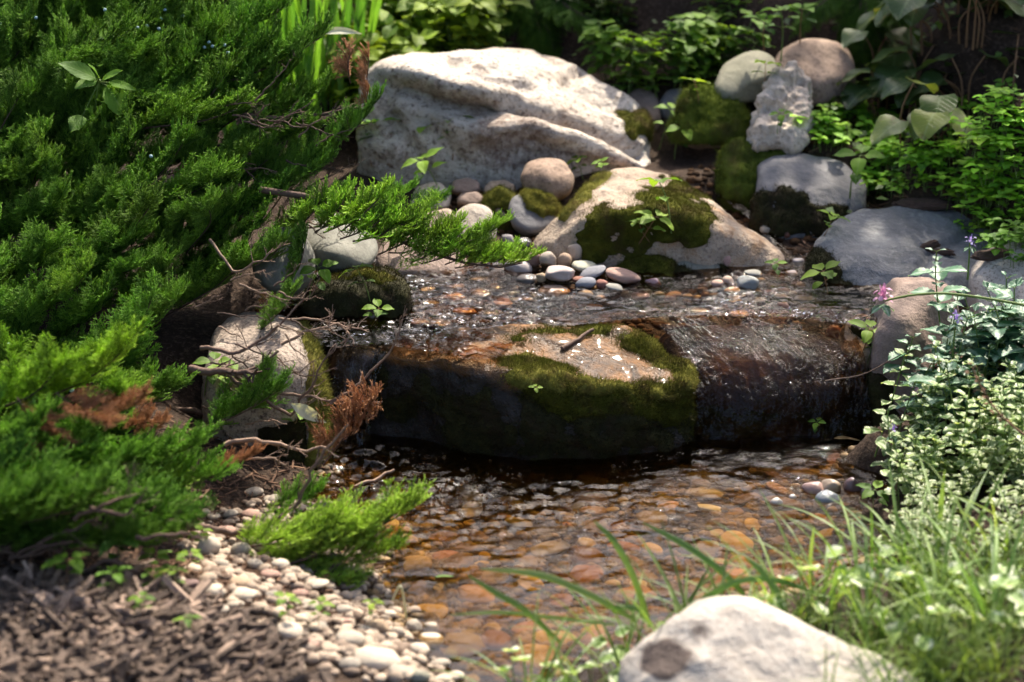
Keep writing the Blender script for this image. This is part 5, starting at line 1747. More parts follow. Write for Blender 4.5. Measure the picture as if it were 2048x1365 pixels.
for px, py, Y, dv, sc, src in [(700, 108, -.12, (.1, -.1, 1), .62, SPRIG), (740, 118, -.12, (.3, -.1, 1), .6, SPRIG), (736, 168, -.12, (.2, -.1, .9), .5, SPRIG), (120, 890, -1.06, (.6, -.4, -.7), .36, BOUGH), (215, 850, -1.06, (.7, -.4, -.35), .38, BOUGH), (290, 800, -1.0, (.7, -.3, .3), .36, BOUGH), (60, 985, -1.1, (.2, -.5, -.8), .36, BOUGH),
                               (510, 915, -.85, (.7, -.2, .2), .35, BOUGH), (745, 800, -.72, (.7, -.1, .7), .9, SPRIG), (700, 850, -.74, (.6, -.1, .75), 1.0, SPRIG), (330, 850, -.9, (.6, -.3, .1), .36, BOUGH), (440, 330, -.12, (.8, -.2, .1), .4, BOUGH)]:
    put_bough(at(px, py, Y), dv, sc, src, dead=True, color=jit((1.25, 1.2, 1.15), .1), name='dead_sprig')
# limbs inside and bare twigs
for k in range(9):
    tx, ty = [(250, 150), (450, 250), (600, 330), (480, 500), (300, 450), (420, 800), (200, 700), (330, 980), (100, 950)][k]
    T_ = at(tx, ty, jY(tx, ty) + .10)
    T_[2] -= .03
    b = np.array(SH0) + np.array([random.uniform(-.06, .06), random.uniform(-.06, .06), -.02])
    mid = b * .5 + T_ * .5 + np.array([0, 0, -.05]) + RNG.normal(0, .02, 3)
    mb = MB()
    tube(mb, curve([b, mid, T_], 12) - np.array(SH0), .016, .004, 8, wob=.004)
    mb.build('limb', M['bark'], shrub)


def twig_px(pts, r0, r1, mat, side=0, sub=.03, name='bare_twig'):
    P = curve([at(*p) for p in pts], 5 * len(pts)) - np.array(SH0)
    P = P + np.stack([fbm(P * 60 + k * 9, 3, 3 + k) for k in range(3)], 1) * .006
    mb = MB()
    tube(mb, P, r0, r1, 6, rnd=random.random())
    for _ in range(side):
        i = random.randrange(len(P) // 3, len(P) - 1)
        d = unit(unit(P[i + 1] - P[i]) + RNG.normal(0, .55, 3))
        l = sub * random.uniform(.4, 1.3)
        q = curve([P[i], P[i] + d * l * .5 + RNG.normal(0, .003, 3), P[i] + d * l + np.array([0, 0, .15 * l])], 6)
        tube(mb, q, r1 * .9, r1 * .45, 4, rnd=random.random())
        for _ in range(2):
            e = unit(d + RNG.normal(0, .5, 3))
            tube(mb, [q[3], q[3] + e * l * .4], r1 * .6, r1 * .35, 3, rnd=random.random())
    return mb.build(name, M[mat], shrub)


twig_px([(485, 232, -.08), (560, 238, -.1), (640, 228, -.1), (705, 212, -.11)], .006, .002, 'bark', 8)
twig_px([(560, 690, -.60), (620, 660, -.60), (660, 650, -.60), (725, 657, -.61)], .0028, .001, 'twig', 12, .028)
twig_px([(560, 640, -.58), (640, 640, -.59), (700, 665, -.6), (685, 690, -.6)], .002, .0009, 'twig', 9, .022)
twig_px([(655, 810, -.66), (700, 785, -.66), (742, 745, -.66), (790, 690, -.66), (806, 638, -.66)], .0026, .0012, 'twig', 4, .03)
twig_px([(500, 770, -.66), (580, 790, -.66), (650, 800, -.66), (766, 804, -.66)], .0032, .0012, 'twig', 6, .03)
twig_px([(430, 740, -.66), (520, 790, -.67), (580, 830, -.67), (610, 790, -.67), (650, 720, -.67), (668, 690, -.67)], .0035, .001, 'twig', 8, .04)
twig_px([(400, 690, -.62), (460, 705, -.64), (510, 690, -.64), (560, 650, -.64), (610, 600, -.64)], .004, .0012, 'bark', 10, .04)
twig_px([(380, 740, -.66), (440, 745, -.68), (500, 745, -.68)], .007, .004, 'bark', 8, .05)
twig_px([(330, 1045, -.98), (430, 1062, -.98), (520, 1055, -.98), (590, 1010, -.97), (632, 930, -.96), (690, 850, -.95)], .006, .0015, 'bark', 6, .04)
twig_px([(180, 1050, -1.05), (300, 1105, -1.05), (420, 1130, -1.05), (560, 1132, -1.05), (640, 1108, -1.05)], .007, .002, 'bark', 5, .04)
for q_ in range(9):
    px, py = random.uniform(-20, 330), random.uniform(1000, 1150)
    twig_px([(px, py, -1.24), (px + 70, py - random.uniform(-20, 35), -1.24), (px + random.uniform(110, 190), py - random.uniform(-30, 60), -1.22)], .0035, .001, 'bark', 5, .04)
twig_px([(100, 1000, -1.05), (250, 1030, -1.05), (330, 1100, -1.05), (420, 1180, -1.06)], .006, .002, 'bark', 5, .04)
twig_px([(450, 890, -.8), (530, 880, -.8), (600, 905, -.8), (655, 893, -.8)], .004, .0015, 'twig', 8, .03)
twig_px([(440, 930, -.82), (520, 915, -.82), (575, 930, -.82)], .003, .0012, 'twig', 6, .03)
twig_px([(420, 480, -.35), (470, 540, -.40), (520, 520, -.42), (545, 505, -.42)], .003, .0012, 'twig', 6, .03)
for _ in range(22):
    px, py = random.uniform(380, 590), random.uniform(560, 850)
    Y = -.64
    l = random.uniform(40, 110)
    a = random.uniform(-.9, .7)
    twig_px([(px, py, Y), (px + l * .5 * math.cos(a), py - l * .5 * math.sin(a) + random.uniform(-8, 8), Y - .01), (px + l * math.cos(a), py - l * math.sin(a), Y - .01)], .0017, .0006, random.choice(['twig', 'bark']), 4, .025)
for _ in range(26):
    px, py = random.uniform(430, 660), random.uniform(200, 470)
    Y = -.16
    l = random.uniform(50, 120)
    a = random.uniform(-.7, .9)
    twig_px([(px, py, Y), (px + l * .5 * math.cos(a), py - l * .5 * math.sin(a) + random.uniform(-8, 8), Y - .01), (px + l * math.cos(a), py - l * math.sin(a), Y - .01)], .002, .0007, random.choice(['twig', 'bark', 'bark']), 4, .025)
# berries
for px, py in [(2, 48), (20, 53), (72, 36), (275, 56), (294, 52), (318, 58), (322, 38), (366, 32), (330, 20), (390, 88), (409, 95), (425, 93), (456, 106), (437, 147), (449, 90), (302, 313), (18, 690), (143, 780), (418, 85), (210, 20)]:
    Y = jY(px, py) - .03
    P = at(px, py, Y)
    V, F, E = ico(3)
    mb = MB()
    mb.add(V * np.array([1, 1, .92]) * (.0032 if py < 600 else .004) + P - np.array(SH0), F)
    mb.build('berry', M['berry'], shrub)

# ------------------------------------------------------------------ placed plants
def on(px, py):
    return cast(px, py)


# vine with large serrated leaves climbing through the juniper
v = thing('vine', 'light green vine with large serrated leaves threading through the juniper top', 'vine', at(192, 262, -.12))
S, Fm = MB(), MB()
VB = np.array(v.location)
tube(S, curve([at(193, 300, -.08), at(192, 230, -.12), at(194, 190, -.14), at(200, 160, -.15)], 10) - VB, .002, .0013, 5)
for bx, by, tx, ty, w, dz in [(192, 158, 122, 122, .036, 0), (192, 160, 152, 172, .028, 0), (198, 156, 182, 126, .022, .0), (205, 160, 238, 138, .02, .0), (214, 172, 256, 236, .042, 0), (220, 165, 268, 175, .018, 0), (165, 232, 142, 260, .034, 0)]:
    b, t = at(bx, by, -.16), at(tx, ty, -.19)
    leaf(Fm, b - VB, t - b, (0, -.6, .8), float(np.linalg.norm(t - b)) * 1.05, w * .95, 'ovate', .2, .25, serr=.06)
    tube(S, [at(198, 165, -.15) - VB, b - VB], .001, .0008, 4)
S.build('stem', M['stem'], v)
f = Fm.build('foliage', M['leaf'], v)
f.color = (.75, .9, 1.0, 1)

# bright leafy plants behind the big boulder
for i in range(64):
    px, py = random.uniform(640, 1000), random.uniform(-10, 175)
    if py > 100 and px > 900:
        py -= 60
    Y = .66 + (150 - py) / 150 * .42 + random.uniform(-.05, .05)
    P = at(px, py + 40, Y)
    P[2] = max(gnd(P[0], P[1]), P[2] - .14)
    plant('broadleaf', 5, 'leafy_plant', P, random.uniform(.66, .95), 'bright green leafy plant behind the big pale boulder', group='bright leafy plants behind the boulder', color=jit((1.25, 1.12, .75), .25), tiltx=.4)
for px, py, Y in [(455, 150, .42), (530, 170, .5), (590, 160, .52), (650, 120, .6), (700, 90, .7), (490, 120, .6), (560, 110, .62)]:
    P = at(px, py + 120, Y)
    P[2] = gnd(P[0], P[1])
    plant('iris', 3, 'iris_clump', P, random.uniform(.7, .9), 'clump of upright strap leaves behind the juniper', group='strap-leaved clumps')
# curled pale dead strap leaf
o = thing('dried_leaf', 'pale curled dry strap leaf above the juniper tip', 'leaf', at(640, 68, .2))
mbx = MB()
b, t = at(632, 72, .2), at(700, 104, .16)
leaf(mbx, (0, 0, 0), t - b + np.array([0, 0, .05]), (0, -.7, .7), .085, .017, 'lance', .3, .9)
mbx.build('blade', M['dry'], o)

# shaded seedlings right of the recess
for px, py in [(1215, 115), (1245, 100), (1290, 120), (1265, 150), (1330, 110), (1375, 95), (1410, 80), (1445, 70), (1465, 110), (1430, 120), (1380, 140), (1340, 160), (1240, 170), (1300, 175), (1460, 40), (1400, 160)]:
    Y = .80 - (py - 60) / 130 * .2
    P = at(px, py + 35, Y)
    P[2] = max(P[2] - .02, gnd(P[0], P[1]))
    plant('broadleaf', 5, 'leafy_plant', P, random.uniform(.55, .75), 'fresh green young plant in the shade right of the recess', group='young plants right of the recess', color=jit((.9, 1, .9), .2), tiltx=.25)
for px, py, sc in [(1560, 110, 1.3), (1530, 90, 1.1), (1600, 75, 1.2)]:
    P = at(px, py, .6)
    plant('seedling', 4, 'seedling', P, sc, 'green seedling in front of the rust-coloured boulder', color=jit((.8, 1, 1)), seen=P)
for px, py, sc, ph in [(1530, 178, 1.0, 'green seedling at the left shoulder of the knobbly limestone'), (1395, 215, .9, 'pale green seedling growing on the bright moss mound'), (1555, 270, .7, 'tiny seedling at the foot of the knobbly limestone'),
                       (1275, 492, 1.2, 'pale green seedling on the moss front of the wedge boulder'), (1340, 455, 1.25, 'taller green seedling on the moss right of the pale one'), (1300, 478, .8, 'small red-stemmed seedling between two bigger ones on the moss'), (1640, 478, .9, 'light green seedling at the left edge of the grey slab'),
                       (1658, 596, 1.1, 'bright seedling overhanging the upper stream at right'), (1560, 558, .55, 'tiny bright seedling among the right cobbles'), (1728, 700, 1.0, 'seedling with red stalk beside the cascade'), (1735, 720, .6, 'smaller seedling below the one with red stalk'),
                       (740, 610, 1.0, 'seedling on the dark mossy block'), (738, 650, .8, 'low seedling under the dark mossy block'), (770, 505, .9, 'red-stemmed seedling right of the round green-grey stone'), (620, 610, 1.1, 'broad-leaved seedling left of the dark mossy block'),
                       (860, 350, 1.6, 'bright green plant against the front of the big boulder'), (905, 320, 1.5, 'tall light green plant against the front of the big boulder'), (780, 320, 1.5, 'blue-green plant left of the light green one at the boulder'), (740, 320, 1.4, 'blurred plant beside the juniper below the big boulder'),
                       (880, 370, 1.2, 'low yellowish plant at the foot of the big boulder'), (1165, 360, .7, 'small plant between ball-shaped stone and wedge boulder'), (1320, 300, 1.2, 'pale flowering plant at the right end of the big boulder'), (1350, 320, 1.1, 'pale plant right of the flowering one above the trickle'),
                       (1700, 400, 1.5, 'broad-leaved plant on the blue-grey boulder edge'), (1070, 790, .35, 'tiny seedling on the mossy front of the ledge'), (1630, 875, .5, 'tiny yellow-green sprout below the cascade'), (1210, 345, .5, 'sprout on top of the wedge boulder'), (1750, 1025, .8, 'yellow-green sprout at the right water edge'),
                       (575, 880, .9, 'pale seedling hanging over the mossy bank boulder'), (440, 820, 1.2, 'light green seedling behind the dead twigs'), (410, 790, 1.0, 'small light seedling in juniper shade')]:
    P = on(px, py)
    cy = dict(pale=(1.3, 1.25, 1.3), blue=(.7, 1.0, 1.2)).get(ph.split()[0].split('-')[0], (1, 1.05, .95))
    plant('seedling', 6, 'seedling', P, sc * .95, ph, color=jit(cy, .1), tiltx=.3)

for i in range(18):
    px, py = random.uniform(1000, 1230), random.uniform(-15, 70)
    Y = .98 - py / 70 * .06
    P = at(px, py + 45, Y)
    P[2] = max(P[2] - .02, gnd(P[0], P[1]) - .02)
    plant('broadleaf', 5, 'leafy_plant', P, random.uniform(.45, .7), 'leafy plant tinted dark for shade in the recess behind the big boulder', group='shade-tinted plants in the recess', color=jit((.35, .42, .35), .3), tiltx=.3)  # leaf colour cut down to stand in for the recess shade
# ginger-like large dark leaves at the top right
for px, py, sc in [(1800, 110, 1.0), (1860, 90, 1.1), (1930, 80, 1.1), (2010, 90, 1.2), (1960, 150, 1.1), (1900, 170, 1.0), (2040, 190, 1.1), (1840, 170, .9), (1990, 230, 1.0), (1900, 40, 1.1), (2030, 40, 1.2), (1780, 60, .9), (1850, 255, .7), (1960, 20, 1.1), (1730, 120, .8)]:
    Y = .40 + (230 - py) / 200 * .30
    P = at(px, py + 60, Y)
    P[2] = max(P[2] - .06, gnd(P[0], P[1]))
    plant('ginger', 5, 'large_leaved_plant', P, sc * .74, 'large round-leaved dark plant in the top right corner', group='large-leaved plants top right', color=jit((1, 1, 1), .3))
P = at(1850, 250, .30)
plant('ginger', 5, 'large_leaved_plant', P - np.array([0, 0, .05]), .75, 'yellowing large-leaved plant above the ground cover', color=(3.0, 2.3, 1.3))
# middle storey on the right
for i in range(10):
    px, py = random.uniform(1630, 2048), random.uniform(170, 420)
    if px < 1700 and py > 290:
        continue
    P = hit_ground(px, py + 25)
    plant('seedling', 6, 'seedling', P, random.uniform(.7, 1.15), 'mid-height seedling rising from the ground cover on the right bank', group='seedlings in the right bank ground cover', color=jit((1.2, 1.5, 1.5), .25), tiltx=.2)
for i in range(175):
    px, py = random.uniform(1600, 2060), random.uniform(215, 470)
    if (px < 1730 and py > 300) or (py > 410 and px < 1900):
        continue
    P = hit_ground(px, py)
    plant('cover', 6, 'ground_cover_plant', P, random.uniform(.9, 1.5), 'low small-leaved creeping plant on the right bank', group='creeping plants on the right bank', color=jit((2.3, 2.5, 1.9), .3))
for i in range(12):
    px, py = random.uniform(1945, 2070), random.uniform(420, 530)
    P = on(px, py)
    plant('cover', 6, 'ground_cover_plant', P, random.uniform(.8, 1.3), 'creeping plant on the grey slab at the right edge', group='creeping plants on the slab', color=jit((.8, 1.0, .8), .25))

# silver-striped nettles on the right
LAM = []
for i in range(400):
    px, py = random.uniform(1780, 2070), random.uniform(620, 900)
    if px < 1845 + max(0, 760 - py) * .45 + max(0, 800 - py) * .2 or any(math.hypot(px - a, py - b) < 36 for a, b in LAM):
        continue
    LAM.append((px, py))
    if len(LAM) > 48:
        break
for px, py in LAM:
    Y = -.50 - (py - 620) / 300 * .16
    P = at(px, py + 80, Y)
    P[2] = max(P[2] - .03, gnd(P[0], P[1]))
    plant('lamium', 6, 'silver_nettle', P, random.uniform(.8, 1.15), 'blue-green nettle with silver leaf stripes on the right bank', group='silver-striped nettles', color=jit((.95, 1.0, 1.0), .22))
for px, py, sc in [(1905, 560, .9), (1870, 650, .9), (1830, 680, .8), (1990, 620, 1.0)]:
    P = at(px, py + 40, -.44 if py > 400 else -.2)
    P[2] -= .04
    plant('lamium', 6, 'silver_nettle', P, sc, 'nettle stem rising in front of the upright brown rock', group='silver-striped nettles', color=jit((.95, 1.0, 1.0), .15))
VAR = []
for i in range(500):
    px, py = random.uniform(1770, 2070), random.uniform(840, 1060)
    if px < 1788 + max(0, py - 960) * .2 or any(math.hypot(px - a, py - b) < 40 for a, b in VAR):
        continue
    VAR.append((px, py))
    if len(VAR) > 27:
        break
for px, py in VAR:
    Y = -.64 - (py - 840) / 220 * .20
    P = at(px, py + 45, Y)
    P[2] = max(P[2] - .02, gnd(P[0], P[1]))
    plant('varieg', 6, 'variegated_plant', P, random.uniform(.85, 1.25), 'sunlit cream-edged small-leaved plant at the right water edge', group='cream-edged plants by the water', color=jit((1, 1, 1), .15))
for i in range(18):
    px, py = random.uniform(1800, 2060), random.uniform(1010, 1200)
    P = atz(px, py, .05)
    P[2] = gnd(P[0], P[1])
    plant('varieg', 6, 'variegated_plant', P, random.uniform(.7, 1.0), 'small-leaved tangled plant on the wet right shore', group='tangled plants on the right shore', color=jit((.6, .6, .5), .2))

# flowers
def flower(name, label, stem_pts, head, mat, n=9, size=.012, r=.0016):
    S, Fl, Lf = MB(), MB(), MB()
    b = at(*stem_pts[0])
    o = thing(name, label, 'flower', b)
    P = curve([at(*p) for p in stem_pts], 16) - b
    tube(S, P, r, r * .8, 6)
    h = at(*head) - b
    for i in range(n):
        a = i * 2.4
        z = (i / n) * size * 1.6
        d = rotv(a, random.uniform(-.1, .8))
        base = h + np.array([0, 0, z]) + d * .002
        leaf(Fl, base, d + np.array([0, 0, .5]), (0, 0, 1), size * random.uniform(.8, 1.2), size * .5, 'ovate', .5, -1.4, nv=7)
        leaf(Fl, base + d * size * .5, d + np.array([0, 0, -.4]), (0, 0, 1), size * .7, size * .5, 'round', .2, .8, nv=6)
    for j in range(4):
        leaf(Lf, h - (0, 0, .004), rotv(j * PI / 2 + .4, -.3), (0, 0, 1), size * 1.8, size * 1.1, 'ovate', .2, .5, serr=.1)
    S.build('stem', M['stem'], o)
    Fl.build('petals', M[mat], o)
    Lf.build('leaves', M['lamium'], o)
    return o


flower('nettle_flower', 'pink nettle flower leaning over the brown rock on a long pale stem', [(2070, 615, -.62), (1990, 600, -.62), (1900, 588, -.62), (1830, 590, -.62), (1768, 602, -.62)], (1766, 606, -.62), 'pink', 11, .014, .0023)
flower('violet_flower', 'violet flower spike before the grey slab edge', [(1935, 560, -.50), (1938, 520, -.50), (1940, 485, -.50)], (1940, 490, -.50), 'purple', 6, .008)
flower('violet_flower', 'violet flower head beside the brown rock under the arching stem', [(1905, 720, -.60), (1908, 680, -.60), (1912, 645, -.60)], (1912, 645, -.60), 'purple', 7, .009)
flower('violet_flower', 'small violet flower among the cream-edged plants', [(1790, 940, -.74), (1788, 900, -.74), (1786, 868, -.74)], (1786, 868, -.74), 'purple', 5, .008)
flower('violet_flower', 'violet flower among cream-edged plants at the right edge', [(2040, 1010, -.85), (2044, 980, -.85), (2042, 950, -.85)], (2042, 950, -.85), 'purple', 5, .009)
flower('nettle_flower', 'tiny magenta nettle flower low between the nettles', [(1835, 850, -.66), (1834, 815, -.66), (1832, 790, -.66)], (1832, 790, -.66), 'pink', 5, .007)
# faded seed stalk blurred at the right edge
o = thing('seed_stalk', 'dry brown seed stalk bending at the right edge before the nettles', 'stalk', at(2060, 880, -1.0))
mbx = MB()
b = np.array(o.location)
P = curve([at(2060, 880, -1.0), at(2000, 830, -1.0), at(1965, 780, -1.0), at(1945, 735, -1.0)], 14) - b
tube(mbx, P, .002, .001, 5)
for i in range(3, 14):
    for _ in range(3):
        q = P[i] + RNG.normal(0, .004, 3)
        leaf(mbx, q, RNG.normal(0, 1, 3), (0, 0, 1), .008, .005, 'ovate', .3, .5, nv=5)
mbx.build('stalk', M['litter'], o)

# foreground right: grass, round pale leaves
for px, py, Y, kind, sc in [(1250, 1360, -1.32, 'tuft', 1.0), (1330, 1300, -1.30, 'tuft', 1.0), (1060, 1400, -1.42, 'tuft', .9), (1400, 1310, -1.36, 'tuft', 1.0), (1560, 1240, -1.28, 'tuft', .95), (1640, 1230, -1.25, 'tuft', .95), (1720, 1220, -1.2, 'tuft', 1.0), (1820, 1210, -1.18, 'tuft', 1.0), (1900, 1220, -1.2, 'tuft', 1.1),
                            (1980, 1230, -1.2, 'tuft', 1.0), (2040, 1200, -1.15, 'tuft', 1.1), (1880, 1300, -1.35, 'tuft', 1.0), (1990, 1330, -1.4, 'tuft', 1.1), (1760, 1290, -1.34, 'tuft', .8), (1160, 1390, -1.40, 'tuft', .8), (1480, 1260, -1.3, 'tuft', .8)]:
    P = at(px, py, Y)
    P[2] = gnd(P[0], P[1])
    plant(kind, 5, 'grass_tuft', P, sc * .95, 'blurred grass tuft on the near shore around the foreground boulder', 'grass', 'grass tufts on the near shore', jit((.82, .86, .8), .2))
for i in range(44):
    px, py = random.uniform(1560, 2080), random.uniform(1180, 1400) if i < 24 else random.uniform(1340, 1480)
    if py < 1180 + max(0, 1850 - px) * .25:
        continue
    Y = -1.12 - (py - 1180) / 200 * .32
    P = at(px, py, Y)
    P[2] = gnd(P[0], P[1])
    plant('finegrass', 5, 'grass_tuft', P, random.uniform(.7, 1.1), 'fine short grass tuft right of the foreground boulder', 'grass', 'fine grass right of the boulder', jit((.72, .76, .62), .25))
for px, py, Y, sc in [(1510, 1230, -1.30, 1.1), (1545, 1215, -1.28, 1.1), (1610, 1235, -1.30, 1.15), (1700, 1200, -1.25, 1.2), (1750, 1180, -1.22, 1.1), (1840, 1310, -1.38, 1.1), (1780, 1260, -1.3, 1.0), (2000, 1300, -1.38, 1.1), (1920, 1310, -1.38, 1.0), (1940, 1260, -1.3, 1.0), (2040, 1340, -1.42, 1.1), (1880, 1360, -1.46, 1.0), (1970, 1365, -1.46, 1.1), 
                      (1050, 1330, -1.36, 1.0), (1090, 1350, -1.38, 1.0), (1160, 1310, -1.34, 1.0), (1200, 1330, -1.36, 1.0), (1040, 1375, -1.42, 1.0), (1120, 1385, -1.42, 1.0), (1230, 1270, -1.30, .9), (1080, 1300, -1.33, .8), (1190, 1375, -1.42, .9), (2030, 1240, -1.28, 1.0)]:
    P = at(px, py + 55, Y)
    P[2] = gnd(P[0], P[1])
    zone = 'left of' if px < 1300 else 'right of'
    plant('roundleaf', 5, 'round_leaved_plant', P, sc * .78, f'blurred pale-edged round-leaved plant {zone} the foreground boulder', group='round-leaved plants on the near shore', color=jit((1, 1, 1), .1))
# long arching blades one can follow
BL = thing('grass_clump', 'clump of long arching blades leaning over the pool behind the foreground boulder', 'grass', (atz(1380, 1330, .0)[0], -1.30, .02))
bb = np.array(BL.location)
for pts, w in [([(1300, 1255, -1.30), (1270, 1160, -1.29), (1230, 1085, -1.28), (1188, 1042, -1.27)], .009), ([(1490, 1190, -1.28), (1440, 1140, -1.28), (1370, 1090, -1.27), (1285, 1045, -1.26)], .009), ([(1270, 1240, -1.33), (1180, 1190, -1.34), (1080, 1150, -1.34), (960, 1138, -1.34)], .009),
               ([(1120, 1285, -1.36), (1050, 1220, -1.37), (990, 1185, -1.37), (935, 1150, -1.37)], .008), ([(1390, 1210, -1.33), (1470, 1165, -1.32), (1550, 1160, -1.31), (1640, 1190, -1.30)], .008), ([(1570, 1230, -1.33), (1550, 1180, -1.32), (1520, 1140, -1.31), (1490, 1115, -1.31)], .008),
               ([(1870, 1220, -1.15), (1876, 1120, -1.13), (1882, 1020, -1.11), (1890, 940, -1.10)], .008), ([(1840, 1180, -1.15), (1830, 1110, -1.14), (1810, 1060, -1.13), (1785, 1020, -1.12)], .007), ([(1620, 1170, -1.2), (1622, 1110, -1.2), (1628, 1055, -1.2)], .005), ([(1660, 1260, -1.3), (1665, 1190, -1.29), (1680, 1135, -1.29), (1700, 1150, -1.28)], .007),
               ([(1740, 1190, -1.2), (1760, 1120, -1.2), (1740, 1080, -1.2)], .005), ([(1700, 1140, -1.2), (1740, 1130, -1.2), (1800, 1150, -1.2), (1850, 1200, -1.2)], .006), ([(1300, 1250, -1.34), (1280, 1220, -1.34), (1240, 1215, -1.34), (1225, 1225, -1.34)], .008), ([(1230, 1250, -1.34), (1100, 1235, -1.35), (1000, 1225, -1.35), (900, 1230, -1.35)], .005)]:
    P = curve([at(*p) for p in pts], 16) - bb
    mbx = MB()
    n = len(P)
    T_ = np.gradient(P, axis=0)
    V, A = [], []
    rr = random.random()
    for i in range(n):
        t = i / (n - 1)
        s = unit(np.cross(T_[i], np.array([.1, -.8, .5])))
        nn = unit(np.cross(s, T_[i]))
        ww = w * .5 * min(1, (1 - t) * 3 + .12) * min(1, .6 + t * 2)
        for q in (-1, 0, 1):
            V.append(P[i] + s * q * ww - nn * abs(q) * ww * .3)
            A.append(((q + 1) / 2, t, rr))
    mbx.add(V, gridfaces(3, n), A)
    o = mbx.build('blade', M['blade'], BL)
    o.color = (*jit((1.0, 1.05, 1.0), .1), 1)

# left shore plants
for px, py, sc, c in [(130, 1160, 1.3, (.7, .9, .8)), (240, 1130, 1.5, (.6, .8, .7)), (220, 1180, 1.0, (.7, .9, .7)), (330, 1140, 1.0, (.7, .9, .7)), (370, 1130, .9, (.8, .9, .7)), (290, 1220, .8, (.8, .9, .7)), (370, 1250, .7, (1, 1.1, 1)), (580, 1235, .9, (1.1, 1.1, .8)), (640, 1240, .8, (1.1, 1.1, .8)), (350, 1175, .9, (1, 1, .8)), (410, 1080, .9, (.9, 1, .8)), (300, 1170, .8, (.7, .9, .8)), (740, 1225, .7, (1.3, 1.2, 1))]:
    P = hit_ground(px, py + 25)
    ph = 'green sprout in the shade of the juniper on the left shore' if px < 420 else 'sunlit sprout among the left shore stones'
    plant('seedling', 6, 'seedling', P, sc * .7, ph, group='sprouts on the left shore', color=jit(c, .1))
# a bent stalk loop
o = thing('bent_stalk', 'pale bent stalk arching over the shaded mulch', 'stalk', hit_ground(150, 1190))
b = np.array(o.location)
mbx = MB()
tube(mbx, curve([at(150, 1190, -1.22), at(160, 1150, -1.22), at(200, 1135, -1.22), at(240, 1160, -1.22), at(247, 1190, -1.22)], 16) - b, .002, .0012, 5)
mbx.build('stalk', M['stem'], o)
o = thing('bent_stalk', 'dry pale stalk folded over the near pool shore', 'stalk', hit_ground(812, 1255))
b = np.array(o.location)
mbx = MB()
tube(mbx, curve([at(785, 1200, -1.16), at(800, 1172, -1.16), at(808, 1200, -1.16), at(814, 1250, -1.16)], 14) - b, .002, .0015, 5)
mbx.build('stalk', M['dry'], o)


# ------------------------------------------------------------------ sticks, fallen leaves, bark
def stick(label, a, bq, r, mat='twig', name='stick', mid=0.0):
    A_, B_ = np.array(a), np.array(bq)
    o = link(name, None)
    P = curve([A_, (A_ + B_) / 2 + np.array([0, 0, mid]), B_], 10)
    P = P + np.stack([fbm(P * 50 + k * 9, 3, 3 + k) for k in range(3)], 1) * r * 1.4
    bpy.data.objects.remove(o)
    mbx = MB()
    tube(mbx, P - A_, r, r * .7, 8, rnd=random.random())
    mbx.add(np.array([P[0] - A_ - unit(B_ - A_) * r * .3] + [P[0] - A_ + r * .95 * (math.cos(q) * frame(B_ - A_)[1] + math.sin(q) * frame(B_ - A_)[2]) for q in np.linspace(0, 2 * PI, 8, endpoint=False)]), np.array([[0, 1 + (q + 1) % 8, 1 + q] for q in range(8)]))
    o = mbx.build(name, M[mat])
    o.location = A_
    return tag(o, label, 'stick')


up = np.array([0, 0, .004])
stick('short thick twig lying on the wet top of the mossy ledge', on(1126, 703) + up * 1.5, on(1184, 668) + up * 1.5, .0038)
stick('bare stick slanting into the pool below the bank boulder', atz(690, 985, -.005), atz(790, 940, .012), .0032)
stick('short stick lying at the water edge right of the cascade', atz(1702, 900, .004), atz(1762, 888, .008), .004)
stick('thick grey stick crossing the shaded left edge', at(-20, 1062, -1.15), at(130, 1040, -1.12), .006)
stick('thinner stick rising under the thick grey one at the left edge', at(-20, 1118, -1.16), at(80, 1066, -1.13), .004)
stick('thin curved stem in front of the cascade and upright rock', at(1650, 762, -.5), at(1805, 708, -.5), .0012, mid=-.012)
for l, px, py, w, h, rz in [('dark bark piece behind the grey slab', 1850, 408, 120, 26, -.2), ('curled brown bark chip on the grey slab', 1858, 492, 46, 26, .4), ('smaller bark chip in the slab crack', 1885, 502, 50, 18, -.5), ('long bark flake at the right end of the slab', 1985, 508, 90, 24, .2)]:
    P = on(px, py + 6)
    s = pxsize(P)
    mbx = MB()
    V, F, E = ico(4)
    W_ = V * np.array([w * s / 2, w * s / 5, h * s / 2.6])
    W_ = W_ * (1 + .35 * fbm(V * np.array([2, 4, 4]), 4, 61))[:, None]
    W_[:, 2] += .15 * h * s * np.sin(W_[:, 0] / (w * s) * 5)
    mbx.add(W_, F)
    o = mbx.build('bark_chip', M['barkchip'])
    o.location = P + np.array([0, 0, h * s / 5])
    o.rotation_euler = (.1, .05, rz)
    tag(o, l, 'bark')
for l, px, py, L, ang, mat, Y in [('long pale dry leaf hanging by the mossy bank boulder edge', 582, 808, .065, -.5, 'dry', -.69), ('yellow-brown fallen leaf floating below the cascade', 1668, 877, .045, .0, 'yellowleaf', None),
                                  ('green fallen leaf floating in the near pool', 870, 1155, .03, .3, 'leaf', None)]:
    P = at(px, py, Y) if Y is not None else atz(px, py, .006)
    o = link('fallen_leaf', None)
    bpy.data.objects.remove(o)
    mbx = MB()
    d = np.array([math.cos(ang), -.1, math.sin(ang)]) if Y is not None else np.array([math.cos(ang), math.sin(ang), .05])
    leaf(mbx, (0, 0, 0), d, (0, -1, .4) if Y is not None else (0, 0, 1), L, L * .33, 'lance', .2, .3)
    o = mbx.build('fallen_leaf', M[mat])
    o.location = P
    tag(o, l, 'leaf')

